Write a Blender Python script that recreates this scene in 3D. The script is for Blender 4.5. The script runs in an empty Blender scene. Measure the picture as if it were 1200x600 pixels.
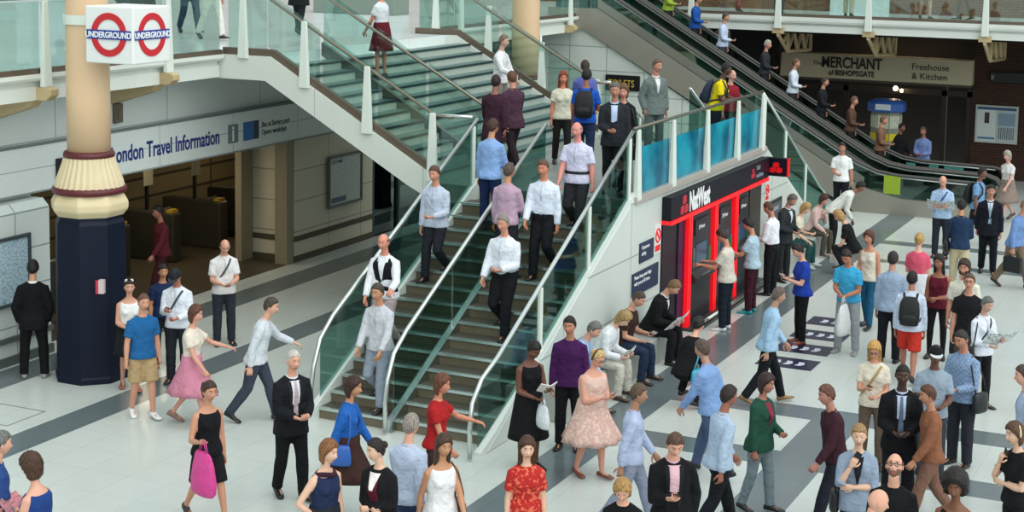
import bpy, bmesh, math, random
from mathutils import Vector, Matrix, noise
R = math.radians
col = bpy.context.scene.collection
random.seed(7)

# ------------------------------------------------------------------ materials
def lin(h):
    h = h.lstrip('#')
    c = [int(h[i:i+2], 16)/255 for i in (0, 2, 4)]
    return tuple(x/12.92 if x <= .04045 else ((x+.055)/1.055)**2.4 for x in c) + (1,)
MATS = {}
def new_mat(name):
    m = bpy.data.materials.new(name); m.use_nodes = True
    nt = m.node_tree; nt.nodes.clear()
    out = nt.nodes.new('ShaderNodeOutputMaterial')
    return m, nt, out
def plain(hexc, rough=.6, metal=0., var=.06, scale=6., bump=0., bscale=40., emit=0., spec=.5):
    """principled colour with a little procedural variation and an optional bump"""
    key = (hexc, rough, metal, var, scale, bump, bscale, emit, spec)
    if key in MATS: return MATS[key]
    m, nt, out = new_mat('mat_' + hexc.strip('#'))
    b = nt.nodes.new('ShaderNodeBsdfPrincipled')
    b.inputs['Roughness'].default_value = rough; b.inputs['Metallic'].default_value = metal
    b.inputs['Specular IOR Level'].default_value = spec
    c = lin(hexc)
    tc = nt.nodes.new('ShaderNodeTexCoord')
    if var > 0:
        n = nt.nodes.new('ShaderNodeTexNoise'); n.inputs['Scale'].default_value = scale; n.inputs['Detail'].default_value = 3
        nt.links.new(tc.outputs['Object'], n.inputs['Vector'])
        mx = nt.nodes.new('ShaderNodeMix'); mx.data_type = 'RGBA'
        mx.inputs[6].default_value = tuple(max(0, x*(1-var)) for x in c[:3]) + (1,)
        mx.inputs[7].default_value = tuple(min(1, x*(1+var)) for x in c[:3]) + (1,)
        nt.links.new(n.outputs['Fac'], mx.inputs[0]); nt.links.new(mx.outputs[2], b.inputs['Base Color'])
    else: b.inputs['Base Color'].default_value = c
    if bump:
        n2 = nt.nodes.new('ShaderNodeTexNoise'); n2.inputs['Scale'].default_value = bscale; n2.inputs['Detail'].default_value = 2
        nt.links.new(tc.outputs['Object'], n2.inputs['Vector'])
        bp = nt.nodes.new('ShaderNodeBump'); bp.inputs['Strength'].default_value = bump; bp.inputs['Distance'].default_value = .03
        nt.links.new(n2.outputs['Fac'], bp.inputs['Height']); nt.links.new(bp.outputs[0], b.inputs['Normal'])
    if emit:
        b.inputs['Emission Color'].default_value = c; b.inputs['Emission Strength'].default_value = emit
    nt.links.new(b.outputs[0], out.inputs[0]); MATS[key] = m
    return m
def cloth(h): return plain(h, .88, 0, .10, 9, 1., 13, 0, .25)
def patterned(kind, c1, c2):
    key = (kind, c1, c2)
    if key in MATS: return MATS[key]
    m, nt, out = new_mat('mat_' + kind)
    b = nt.nodes.new('ShaderNodeBsdfPrincipled'); b.inputs['Roughness'].default_value = .88
    tc = nt.nodes.new('ShaderNodeTexCoord')
    mx = nt.nodes.new('ShaderNodeMix'); mx.data_type = 'RGBA'
    mx.inputs[6].default_value = lin(c1); mx.inputs[7].default_value = lin(c2)
    if kind == 'floral':
        t = nt.nodes.new('ShaderNodeTexNoise'); t.inputs['Scale'].default_value = 26; t.inputs['Detail'].default_value = 1
        nt.links.new(tc.outputs['Object'], t.inputs['Vector'])
        r = nt.nodes.new('ShaderNodeValToRGB'); r.color_ramp.elements[0].position = .52; r.color_ramp.elements[1].position = .62
        nt.links.new(t.outputs['Fac'], r.inputs[0]); nt.links.new(r.outputs[0], mx.inputs[0])
    elif kind == 'stripe':
        t = nt.nodes.new('ShaderNodeTexWave'); t.inputs['Scale'].default_value = 9; t.bands_direction = 'X'
        nt.links.new(tc.outputs['Object'], t.inputs['Vector'])
        r = nt.nodes.new('ShaderNodeValToRGB'); r.color_ramp.elements[0].position = .6; r.color_ramp.elements[1].position = .7
        nt.links.new(t.outputs['Fac'], r.inputs[0]); nt.links.new(r.outputs[0], mx.inputs[0])
    else:
        t = nt.nodes.new('ShaderNodeTexChecker'); t.inputs['Scale'].default_value = 30
        nt.links.new(tc.outputs['Object'], t.inputs['Vector']); nt.links.new(t.outputs['Fac'], mx.inputs[0])
    nt.links.new(mx.outputs[2], b.inputs['Base Color']); nt.links.new(b.outputs[0], out.inputs[0]); MATS[key] = m
    return m
def glass(tint='#cfe6e2', gloss=.14, rough=.02):
    key = ('glass', tint, gloss)
    if key in MATS: return MATS[key]
    m, nt, out = new_mat('mat_glass')
    t = nt.nodes.new('ShaderNodeBsdfTransparent'); t.inputs[0].default_value = lin(tint)
    g = nt.nodes.new('ShaderNodeBsdfGlossy'); g.inputs[0].default_value = (.8, .95, .92, 1); g.inputs['Roughness'].default_value = rough
    mx = nt.nodes.new('ShaderNodeMixShader'); mx.inputs[0].default_value = gloss
    nt.links.new(t.outputs[0], mx.inputs[1]); nt.links.new(g.outputs[0], mx.inputs[2]); nt.links.new(mx.outputs[0], out.inputs[0])
    MATS[key] = m
    return m
def tiles(name, c1, c2, mortar, w, h, rot, off=.5, msize=.012, rough=.35, bump=.2):
    """brick texture in metres on a wall; rot picks the plane: 'X' wall faces along x, 'Y' along y, 'Z' floor"""
    m, nt, out = new_mat(name)
    b = nt.nodes.new('ShaderNodeBsdfPrincipled'); b.inputs['Roughness'].default_value = rough
    tc = nt.nodes.new('ShaderNodeTexCoord'); mp = nt.nodes.new('ShaderNodeSeparateXYZ'); cb = nt.nodes.new('ShaderNodeCombineXYZ')
    nt.links.new(tc.outputs['Object'], mp.inputs[0])
    a = {'X': ('Y', 'Z'), 'Y': ('X', 'Z'), 'Z': ('X', 'Y')}[rot]
    nt.links.new(mp.outputs[a[0]], cb.inputs['X']); nt.links.new(mp.outputs[a[1]], cb.inputs['Y'])
    t = nt.nodes.new('ShaderNodeTexBrick'); t.offset = off; t.inputs['Scale'].default_value = 1
    t.inputs['Brick Width'].default_value = w; t.inputs['Row Height'].default_value = h; t.inputs['Mortar Size'].default_value = msize
    t.inputs['Mortar Smooth'].default_value = .1; t.inputs['Bias'].default_value = 0
    t.inputs['Color1'].default_value = lin(c1); t.inputs['Color2'].default_value = lin(c2); t.inputs['Mortar'].default_value = lin(mortar)
    nt.links.new(cb.outputs[0], t.inputs['Vector'])
    n = nt.nodes.new('ShaderNodeTexNoise'); n.inputs['Scale'].default_value = 45; nt.links.new(tc.outputs['Object'], n.inputs['Vector'])
    n2 = nt.nodes.new('ShaderNodeTexNoise'); n2.inputs['Scale'].default_value = .7; n2.inputs['Detail'].default_value = 4; nt.links.new(tc.outputs['Object'], n2.inputs['Vector'])
    ad = nt.nodes.new('ShaderNodeMath'); ad.operation = 'ADD'; nt.links.new(n.outputs['Fac'], ad.inputs[0]); nt.links.new(n2.outputs['Fac'], ad.inputs[1])
    mr = nt.nodes.new('ShaderNodeMapRange'); mr.inputs[1].default_value = .6; mr.inputs[2].default_value = 1.4; mr.inputs[3].default_value = .9; mr.inputs[4].default_value = 1.06
    nt.links.new(ad.outputs[0], mr.inputs[0])
    mu = nt.nodes.new('ShaderNodeVectorMath'); mu.operation = 'SCALE'
    nt.links.new(t.outputs['Color'], mu.inputs[0]); nt.links.new(mr.outputs[0], mu.inputs[3]); nt.links.new(mu.outputs[0], b.inputs['Base Color'])
    if bump:
        bp = nt.nodes.new('ShaderNodeBump'); bp.inputs['Strength'].default_value = bump; bp.inputs['Distance'].default_value = .004; bp.invert = True
        nt.links.new(t.outputs['Fac'], bp.inputs['Height']); nt.links.new(bp.outputs[0], b.inputs['Normal'])
    nt.links.new(b.outputs[0], out.inputs[0])
    return m

# ------------------------------------------------------------------ mesh builder
class MB:
    def __init__(s): s.v = []; s.f = []; s.m = []
    def add(s, vs, fs, mi=0):
        o = len(s.v); s.v += [tuple(v) for v in vs]; s.f += [tuple(i+o for i in f) for f in fs]; s.m += [mi]*len(fs)
    def box(s, x0, x1, y0, y1, z0, z1, mi=0):
        s.add([(x0,y0,z0),(x1,y0,z0),(x1,y1,z0),(x0,y1,z0),(x0,y0,z1),(x1,y0,z1),(x1,y1,z1),(x0,y1,z1)],
              [(0,3,2,1),(4,5,6,7),(0,1,5,4),(1,2,6,5),(2,3,7,6),(3,0,4,7)], mi); return s
    def prism(s, poly, axis, lo, hi, mi=0):
        """2-D polygon extruded along an axis: 'x' poly=(y,z), 'y' poly=(x,z), 'z' poly=(x,y)"""
        def P(a, b, t): return {'x': (t,a,b), 'y': (a,t,b), 'z': (a,b,t)}[axis]
        n = len(poly)
        s.add([P(a,b,lo) for a,b in poly] + [P(a,b,hi) for a,b in poly],
              [tuple(range(n))[::-1], tuple(range(n,2*n))] + [(i,(i+1)%n,n+(i+1)%n,n+i) for i in range(n)], mi); return s
    def loft(s, rings, mi=0, cap=True):
        n = len(rings[0]); vs = [p for r in rings for p in r]; fs = []
        for k in range(len(rings)-1):
            for i in range(n): fs.append((k*n+i, k*n+(i+1)%n, (k+1)*n+(i+1)%n, (k+1)*n+i))
        if cap: fs += [tuple(range(n))[::-1], tuple(range((len(rings)-1)*n, len(rings)*n))]
        s.add(vs, fs, mi); return s
    def tube(s, pts, rad, n=10, mi=0, flat=1., up=None):
        pts = [Vector(p) for p in pts]
        if not hasattr(rad, '__len__'): rad = [rad]*len(pts)
        t = (pts[1]-pts[0]).normalized()
        u = Vector(up) if up else (Vector((0,0,1)) if abs(t.z) < .9 else Vector((1,0,0)))
        u = (u - t*u.dot(t)).normalized(); rings = []
        for i, p in enumerate(pts):
            a = pts[max(i-1,0)]; b = pts[min(i+1,len(pts)-1)]; t = (b-a).normalized()
            u = (u - t*u.dot(t)).normalized(); w = t.cross(u)
            rings.append([p + (u*math.cos(2*math.pi*k/n)*flat + w*math.sin(2*math.pi*k/n))*rad[i] for k in range(n)])
        return s.loft(rings, mi)
    def ball(s, c, r, n=12, m=8, mi=0):
        if not hasattr(r, '__len__'): r = (r,r,r)
        rings = []
        for k in range(m+1):
            th = math.pi*(.02+.96*k/m)
            rings.append([(c[0]+r[0]*math.sin(th)*math.cos(2*math.pi*i/n), c[1]+r[1]*math.sin(th)*math.sin(2*math.pi*i/n), c[2]-r[2]*math.cos(th)) for i in range(n)])
        return s.loft(rings, mi)
    def lathe(s, c, prof, n=24, mi=0, ph=0.):
        return s.loft([[(c[0]+r*math.cos(2*math.pi*i/n+ph), c[1]+r*math.sin(2*math.pi*i/n+ph), z) for i in range(n)] for r, z in prof], mi)
    def xf(s, M):
        s.v = [tuple(M @ Vector(v)) for v in s.v]; return s
    def build(s, name, mats, parent=None, smooth=False, bevel=0., remesh=0., sm=4):
        me = bpy.data.meshes.new(name); me.from_pydata(s.v, [], s.f)
        for m in (mats if isinstance(mats, (list, tuple)) else [mats]): me.materials.append(m)
        me.polygons.foreach_set('material_index', s.m)
        if smooth: me.polygons.foreach_set('use_smooth', [True]*len(s.f))
        o = bpy.data.objects.new(name, me); col.objects.link(o)
        if parent is not None: o.parent = parent
        if bevel:
            b = o.modifiers.new('edge', 'BEVEL'); b.width = bevel; b.segments = 2; b.limit_method = 'ANGLE'
        if remesh:
            r = o.modifiers.new('skin', 'REMESH'); r.mode = 'VOXEL'; r.voxel_size = remesh
            k = o.modifiers.new('soft', 'SMOOTH'); k.factor = .5; k.iterations = sm
            PENDING.append(o)
        return o
PENDING = []
def tag(o, label=None, cat=None, group=None, kind=None):
    if label: o['label'] = label
    if cat: o['category'] = cat
    if group: o['group'] = group
    if kind: o['kind'] = kind
    return o
def empty(name, loc=(0,0,0), label=None, cat=None, group=None, kind=None):
    o = bpy.data.objects.new(name, None); col.objects.link(o); o.location = loc; o.empty_display_size = .1
    return tag(o, label, cat, group, kind)
def struct(mb, name, m, **k): return tag(mb.build(name, m, **k), kind='structure')
FRAME = {'+X': Matrix(((0,0,1),(1,0,0),(0,1,0))), '-Y': Matrix(((1,0,0),(0,0,-1),(0,1,0))), '+Z': Matrix(((1,0,0),(0,1,0),(0,0,1))), '+Zy': Matrix(((0,-1,0),(1,0,0),(0,0,1)))}
def letters(txt, size, loc, face, m, parent, name='lettering', align='LEFT', ex=.003, bold=.0, width=1.):
    cu = bpy.data.curves.new('t', 'FONT'); cu.body = txt; cu.size = size; cu.extrude = ex; cu.align_x = align; cu.offset = bold; cu.resolution_u = 3
    o = bpy.data.objects.new('t', cu); col.objects.link(o)
    bpy.context.view_layer.update()
    me = bpy.data.meshes.new_from_object(o.evaluated_get(bpy.context.evaluated_depsgraph_get()))
    bpy.data.objects.remove(o); bpy.data.curves.remove(cu)
    M = Matrix.Translation(loc) @ FRAME[face].to_4x4() @ Matrix.Diagonal((width,1,1,1)); me.transform(M); me.materials.clear(); me.materials.append(m)
    ob = bpy.data.objects.new(name, me); col.objects.link(ob)
    if parent is not None: ob.parent = parent
    return ob
def lerp(a, b, t): return a + (b-a)*t

# ------------------------------------------------------------------ setting
STEEL = plain('#b9c2c0', .28, 1., .05, 4); DSTEEL = plain('#6d716e', .38, .9, .08, 3); BLACK = plain('#0c0d0f', .45); RUBBER = plain('#131416', .5)
WHITE = plain('#d9dfda', .5, 0, .05, 2); POSTW = plain('#dfe6dd', .45, 0, .04, 3); BEIGE = plain('#c3ad84', .6, 0, .1, 4); CHAN = plain('#75675a', .4, .6, .15, 4)
NAVY = plain('#081227', .5, 0, .1, 3, 0, 40, 0, .25); BRANDNAVY = plain('#0b0b1b', .45, 0, .05, 3, 0, 40, 0, .3); RED = plain('#f5161f', .35, 0, .02); REDLIT = plain('#ff1824', .35, 0, 0, 6, 0, 40, .35); WTXT = plain('#f2f4f5', .5, 0, 0); BTXT = plain('#1a2f7a', .5, 0, 0)
GL = glass('#e2f0ec', .07); GLD = glass('#b4d0ca', .12); GLG = glass('#86b0a9', .12)
pale = tiles('mat_terrazzo_pale', '#ccd2cd', '#c9d0cb', '#bcc3bf', .62, .62, 'Z', 0, .006, .22, 0)
dark = tiles('mat_terrazzo_grey', '#6a7578', '#667174', '#5e686b', .62, .62, 'Z', 0, .006, .22, 0)
XC = [-17.6,-17.08,-16.42,-14.77,-14.2,-8.25,-7.62,-5.55,-4.88,5]; YC = [5,19.65,20.27,21.8,22.42,33.3,33.65,35.35,35.8,47]
f = MB()
for i in range(len(XC)-1):
    for j in range(len(YC)-1):
        xm = (XC[i]+XC[i+1])/2; ym = (YC[j]+YC[j+1])/2
        d = -17.08 < xm < -16.42 or -14.77 < xm < -14.2 or -8.25 < xm < -7.62 or (-5.55 < xm < -4.88 and ym < 22.42) or (xm > -7.62 and (19.65 < ym < 20.27 or 21.8 < ym < 22.42 or 33.3 < ym < 33.65 or 35.35 < ym < 35.8))
        f.add([(XC[i],YC[j],0),(XC[i+1],YC[j],0),(XC[i+1],YC[j+1],0),(XC[i],YC[j+1],0)], [(0,1,2,3)], int(d))
f.box(-17.6,5,5,47,-.2,-.005,0)
struct(f, 'floor', [pale, dark])
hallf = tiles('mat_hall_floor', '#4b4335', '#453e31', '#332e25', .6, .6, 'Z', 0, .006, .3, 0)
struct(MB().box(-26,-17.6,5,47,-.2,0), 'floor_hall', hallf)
panel = tiles('mat_panel_white', '#e4eae7', '#e0e7e4', '#a9b3b0', 2.9, 1.1, 'X', 0, .012, .38, .15)
cream = tiles('mat_panel_cream', '#c9c3ac', '#c4bea7', '#8d8874', 1.3, .62, 'X', 0, .012, .45, .15)
w = MB(); w.box(-17.9,-17.6,5,19.7,0,4.12); w.box(-17.9,-17.6,19.7,27.3,2.52,4.12); w.box(-17.9,-17.6,27.3,30.4,2.52,4.12)
struct(w, 'wall_left', panel)
p = MB(); p.box(-18.7,-17.6,27.32,30.4,0,2.515,0); p.box(-18.72,-17.585,27.3,30.4,.42,.53,1); p.box(-18.72,-17.58,27.3,30.4,0,.13,1)
struct(p, 'wall_pier', [cream, plain('#4d4535', .6)])
# lower cladding block beside the column
b = MB(); b.prism([(-17.58,0),(-17.2,0),(-17.2,2.33),(-17.32,2.45),(-17.58,2.45)], 'y', 5, 19.66); b.build
o = struct(b, 'wall_cladding', tiles('mat_clad', '#dbe3e0', '#d6dfdc', '#99a5a2', 1.35, .58, 'X', 0, .014, .4, .2))
t = MB(); t.box(-17.2,-17.15,5,19.67,.36,.44); t.box(-17.2,-17.15,5,19.67,0,.14); struct(t, 'baseboard_left', plain('#57605c', .5))
# ticket hall behind the opening
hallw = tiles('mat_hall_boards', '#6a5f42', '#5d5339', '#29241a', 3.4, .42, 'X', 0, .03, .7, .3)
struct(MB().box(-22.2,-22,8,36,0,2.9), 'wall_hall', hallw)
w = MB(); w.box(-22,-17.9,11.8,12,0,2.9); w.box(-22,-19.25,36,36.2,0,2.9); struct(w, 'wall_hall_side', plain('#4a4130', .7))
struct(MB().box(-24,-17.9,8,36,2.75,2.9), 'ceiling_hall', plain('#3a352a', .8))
s = MB(); s.box(-18.75,-18.6,26.9,27.3,0,2.52); s.box(-17.9,-17.62,27.05,27.3,0,2.52); struct(s, 'trim_opening', plain('#8f8770', .5))
# glazed shopfront past the pier
fr = MB(); 
for y in (30.45,31.6,33.2,34.8,36.4,38.0,39.1): fr.box(-17.72,-17.6,y-.04,y+.04,0,4.1)
fr.box(-17.72,-17.6,30.4,39.2,2.45,2.55); o = struct(fr, 'window_shopfront', plain('#24413f', .4))
tag(MB().box(-17.68,-17.66,30.45,39.2,0,4.1).build('pane', glass('#2f5a55', .2), o))
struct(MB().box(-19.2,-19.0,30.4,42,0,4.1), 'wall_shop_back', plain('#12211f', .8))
# mezzanine
mf = tiles('mat_mezz_floor', '#e6eeee', '#e2ebeb', '#cfdada', .9, .9, 'Z', 0, .006, .18, 0)
m = MB(); m.box(-40,-16.7,3,47,4.14,4.5); m.box(-16.7,-15.85,23.56,30.44,4.14,4.5); struct(m, 'floor_mezzanine', mf)
m = MB(); m.box(-16.3,6,42.75,46.8,4.2,4.5); struct(m, 'floor_mezzanine_far', mf)
prof = [(-16.7,4.10),(-16.62,4.10),(-16.62,4.3),(-16.66,4.33),(-16.66,4.37),(-16.55,4.40),(-16.52,4.44),(-16.52,4.5),(-16.7,4.5)]
def fascia_left(y0, y1, name): return struct(MB().prism(prof, 'y', y0, y1), name, plain('#dfe4dd', .45, 0, .05, 2))
fascia_left(5, 23.4, 'trim_1'); fascia_left(30.6, 39.2, 'trim_2')
pf = [(42.75,4.12),(42.68,4.12),(42.68,4.29),(42.72,4.31),(42.72,4.34),(42.62,4.36),(42.6,4.42),(42.6,4.52),(42.75,4.52)]
struct(MB().prism(pf, 'x', -16.2, 6), 'trim_3', plain('#dfe4dd', .45, 0, .05, 2))
# balustrades along the mezzanine edges
def post_tapered(x, y, z0, z1, ax):
    mb = MB()
    a, b = .095, .05; mb.loft([[(x+sx*w*(1 if ax == 'x' else .45), y+sy*w*(.45 if ax == 'x' else 1), z) for sx, sy in ((-1,-1),(1,-1),(1,1),(-1,1))] for z, w in ((z0,a),(lerp(z0,z1,.4),a*.82),(z1,b))]); return mb
def balustrade_y(x, y0, y1, posts, label, ztop=5.62):
    r = empty('balustrade', (0,0,0), label, 'balustrade')
    MB().box(x-.04,x+.04,y0,y1,4.5,4.58).build('base_channel', CHAN, r)
    ys = [y0] + posts + [y1]
    for a, b in zip(ys, ys[1:]):
        if b-a > .3: MB().box(x-.008,x+.008,a+.03,b-.03,4.58,ztop-.05).build('glass_panel', GL, r)
    MB().tube([(x,y0,ztop),(x,y1,ztop)], .028, 10).build('handrail', STEEL, r, smooth=True)
    for y in posts:
        post_tapered(x+.1, y, 4.3, ztop-.04, 'y').build('post', POSTW, r, bevel=.012)
        q = MB(); q.prism([(-.42,4.10),(.10,4.10),(.20,4.18),(.20,4.27),(.12,4.30),(-.42,4.30)], 'y', y-.09, y+.09); q.v = [(a+x+.06,b,c) for a,b,c in q.v]
        q.build('bracket_shoe', BEIGE, r, bevel=.01)
    return r
balustrade_y(-16.60, 8, 23.4, [13.0,15.95,18.85,21.8], 'glass balustrade with white posts on the mezzanine edge above the travel information sign')
balustrade_y(-16.60, 30.6, 39.1, [32.4,35.4,38.6], 'glass balustrade with white posts on the mezzanine edge beside the far stone column')
r = empty('balustrade', (0,0,0), 'glass balustrade with white posts on the mezzanine edge above the pub sign', 'balustrade')
MB().box(-16,6,42.63,42.71,4.52,4.6).build('base_channel', CHAN, r)
px = [-14.6,-12.15,-9.72,-6.74,-3.9,-1,2]
for a, b in zip([-16]+px, px+[6]): MB().box(a+.03,b-.03,42.66,42.676,4.6,5.58).build('glass_panel', GL, r)
MB().tube([(-16,42.66,5.62),(6,42.66,5.62)], .028, 10).build('handrail', STEEL, r, smooth=True)
for x in px: post_tapered(x, 42.55, 4.2, 5.6, 'x').build('post', POSTW, r, bevel=.012)
for k, x in enumerate(px):
    g = empty('beam_bracket', (x,42.6,4.1), ['','beige lattice bracket under the mezzanine left of the pub name','beige lattice bracket under the mezzanine above the pub name','beige lattice bracket under the mezzanine by the brick pier','','',''][k] or 'beige lattice bracket under the far mezzanine edge', 'bracket')
    if not ['',1,1,1,'','',''][k]: g['group'] = 'lattice brackets under the far mezzanine'
    for dy0, z0, dy1, z1 in ((.0,.02,3.6,.02),(.02,-.02,1.0,-.52),(1.0,-.52,3.4,-.62),(1.0,-.52,1.0,.02),(1.0,-.52,1.6,.0),(1.6,.0,2.0,-.56),(2.0,-.56,2.4,.0),(2.4,.0,2.8,-.6),(2.8,-.6,3.1,.0),(3.4,-.62,3.4,.02),(.5,-.27,1.0,.0)):
        MB().tube([(0,dy0,z0-.06),(0,dy1,z1-.06)], .05, 6).build('brace', BEIGE, g)
    MB().box(-.16,.16,-.02,.06,-.04,.12).build('bracket_plate', BEIGE, g, bevel=.01)
for y in (15.95,18.85,21.8):
    g = empty('beam_bracket', (-17.6,y,3.6), {15.95:'beige stone bracket under the mezzanine at the frame edge',18.85:'beige stone bracket under the mezzanine beside the large stone column',21.8:'beige stone bracket under the mezzanine near the cube sign'}[y], 'bracket')
    MB().prism([(0,.12),(.85,.38),(.95,.5),(0,.5)], 'y', -.12, .12).build('bracket_arm', BEIGE, g, bevel=.015)
    MB().box(0,.08,-.09,.09,-.2,.12).box(.08,.1,-.05,.05,-.15,.05).build('bracket_plate', plain('#6b6250', .6), g)
# back walls of the upper level and the far street wall
struct(MB().box(-40,-39.8,3,60,4.5,9), 'wall_mezzanine_back', plain('#5d6a66', .6, 0, .3, .6))
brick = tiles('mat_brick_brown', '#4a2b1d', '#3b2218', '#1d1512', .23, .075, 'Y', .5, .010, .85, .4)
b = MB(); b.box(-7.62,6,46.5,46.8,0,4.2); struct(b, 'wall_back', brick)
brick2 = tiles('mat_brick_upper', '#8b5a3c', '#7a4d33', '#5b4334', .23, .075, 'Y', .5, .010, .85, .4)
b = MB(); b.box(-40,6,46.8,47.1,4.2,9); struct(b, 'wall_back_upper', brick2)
b = MB(); b.box(-17.6,-13.2,46.5,46.8,0,4.2); struct(b, 'wall_back_left', plain('#1d1a17', .7))
struct(MB().box(-17.6,-7.4,48.6,48.8,0,4.2), 'wall_pub_inside', plain('#1a120c', .7, 0, .4, 1.2))
struct(MB().box(-17.6,6,42.9,49,4.06,4.13), 'ceiling_pub', plain('#1d1a16', .8))
d = MB()
for x in (-12.9,-11.2,-8.4,-7.7): d.box(x-.07,x+.07,46.55,46.7,0,2.7)
d.box(-13.1,-7.6,46.55,46.7,2.25,2.4); struct(d, 'door_pub_frame', plain('#241910', .5))
for n, (a, b_) in enumerate(((-11.8,-10.1),(-4.6,-2.8),(.2,2))):
    wi = struct(MB().box(a,b_,46.7,46.8,4.5,7), f'window_{n+1}', plain('#dfe6e6', .4))
    q = MB(); q.box(a+.1,b_-.1,46.68,46.7,4.95,6.9); q.build('pane', plain('#4f7d84', .1, 0, .2), wi)
    q = MB(); q.box((a+b_)/2-.03,(a+b_)/2+.03,46.66,46.68,4.95,6.9); q.box(a+.1,b_-.1,46.66,46.68,5.5,5.56); q.build('glazing_bar', plain('#e6ebea', .4), wi)
# white tiled wall under the escalator
wt = tiles('mat_tile_white', '#d5dcd6', '#d1d9d3', '#95a09b', 1.05, .62, 'Y', 0, .012, .35, .15)
struct(MB().prism([(-17.6,0),(-9.35,0),(-16.5,4.22),(-17.6,4.22)], 'y', 39.28, 39.38), 'wall_tiled', wt)

# ------------------------------------------------------------------ stone columns
def column(x, y, label):
    r = empty('column', (x,y,0), label, 'column', kind='thing')
    MB().lathe((0,0), [(.56,0),(.56,.08),(.54,.1),(.525,2.36),(.49,2.42),(.49,2.48)], 8, ph=R(22.5)).build('column_base', NAVY, r, bevel=.008)
    MB().lathe((0,0), [(.50,2.46),(.53,2.5),(.58,2.56),(.585,2.66),(.54,2.74),(.50,2.80)], 8, ph=R(22.5)).build('base_moulding', plain('#dccaa2', .5, 0, .06, 5), r, bevel=.02)
    MB().lathe((0,0), [(.47,2.78),(.535,2.80),(.545,2.84),(.535,2.88),(.47,2.9)], 32).build('maroon_band', plain('#5c1f24', .4), r, smooth=True)
    n = 64; rings = []
    for z, rr in ((2.88,.50),(2.98,.475),(3.1,.43),(3.22,.385),(3.33,.355)):
        rings.append([((rr + (.012 if k % 2 else -.006))*math.cos(2*math.pi*k/n), (rr + (.012 if k % 2 else -.006))*math.sin(2*math.pi*k/n), z) for k in range(n)])
    MB().loft(rings).build('ribbed_collar', plain('#dccba6', .55, 0, .05, 8), r)
    MB().lathe((0,0), [(.33,3.31),(.37,3.32),(.375,3.36),(.36,3.40),(.33,3.41)], 32).build('maroon_band', plain('#5c1f24', .4), r, smooth=True)
    MB().lathe((0,0), [(.315,3.38),(.318,4.2),(.305,6.4),(.30,8.6)], 32).build('shaft', plain('#e2c09a', .45, 0, .07, 2.5), r, smooth=True)
    return r
c1 = column(-15.72, 18.85, 'large cream stone column with navy octagonal base beside the man in black')
q = MB().box(.2,.32,-.485,-.40,1.38,1.58).build('notice_sticker', plain('#cfc0c4', .5), c1); q.data.transform(Matrix.Rotation(R(22.5),4,'Z')); q.location = (.05,-.035,0)
q = MB().box(.2,.24,-.487,-.40,1.38,1.58).build('notice_stripe', plain('#c4304a', .5), c1); q.data.transform(Matrix.Rotation(R(22.5),4,'Z')); q.location = (.051,-.037,0)
column(-15.6, 33.9, 'cream stone column behind the crowded stairs')
# cube sign
cs = empty('station_sign', (-14.9,18.75,5.17), 'white cube sign with red rings and blue bars fixed to the column', 'sign')
MB().box(-.42,.42,-.42,.42,-.41,.40).build('sign_box', plain('#e9ebe8', .35, 0, .02), cs, bevel=.02)
MB().loft([[(-.82+r_*math.cos(2*math.pi*k/28), .1+r_*math.sin(2*math.pi*k/28), z_) for k in range(28)] for r_, z_ in ((.32,.10),(.34,.10),(.34,.24),(.32,.24),(.32,.10))], cap=False).build('clamp_band', POSTW, cs, smooth=False)
MB().box(-.47,-.40,-.05,.12,.11,.23).build('sign_arm', POSTW, cs)
for face in ('-Y','+X'):
    ring = MB(); n = 48; rings = []
    for rr, d in ((.215,.0),(.215,.012),(.31,.012),(.31,.0)):
        rings.append([(rr*math.cos(2*math.pi*k/n), rr*math.sin(2*math.pi*k/n), d) for k in range(n)])
    rings.append(rings[0]); ring.loft(rings, cap=False)
    Mx = (Matrix.Translation((0,-.421,0)) if face == '-Y' else Matrix.Translation((.421,0,0))) @ FRAME[face].to_4x4()
    ring.xf(Mx).build('red_ring', plain('#c8202a', .4, 0, 0), cs)
    MB().box(-.385,.385,-.065,.065,.0,.018).xf(Mx).build('blue_bar', plain('#22308c', .4, 0, 0), cs)
    letters('UNDERGROUND', .118, (0,-.441,-.041) if face == '-Y' else (.441,0,-.041), face, WTXT, cs, align='CENTER', bold=.003, width=.88)

# ------------------------------------------------------------------ travel information sign
ts = empty('information_sign', (-17.52,25,2.9), 'long white travel information sign over the dark ticket hall opening', 'sign')
MB().box(-.06,.06,-6.2,3.7,-.38,.38).build('sign_panel', tiles('mat_sign', '#e2e9e7', '#e2e9e7', '#a9b4b2', 2.2, 3., 'X', 0, .008, .4, 0), ts, bevel=.01)
MB().box(-.06,.075,-6.2,3.7,.355,.385).build('sign_top_edge', plain('#6f7d7b', .4), ts); MB().box(-.06,.075,-6.2,3.7,-.385,-.36).build('sign_lower_edge', plain('#8a9694', .4), ts)
TSX = .063
letters('London Travel Information', .385, (TSX,-3.52,-.155), '+X', BTXT, ts, bold=.008, width=.73)
hx = MB(); hx.tube([(TSX,-3.74+.11*math.cos(a),-.03+.13*math.sin(a)) for a in [2*math.pi*k/20 for k in range(21)]], .03, 6); hx.box(TSX-.005,TSX+.012,-3.9,-3.58,-.06,.0); hx.build('ring_symbol', BTXT, ts)
MB().box(.06,.068,-.17,.15,-.2,.15).build('symbol_plate', plain('#6f7d83', .4), ts); letters('i', .40, (.069,-.06,-.15), '+X', WTXT, ts, bold=.01)
MB().box(.06,.068,.32,.66,-.2,.15).build('symbol_plate', plain('#2264a8', .4), ts); MB().box(.06,.068,.66,.83,-.2,.15).build('symbol_plate', plain('#27203f', .4), ts)
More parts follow.
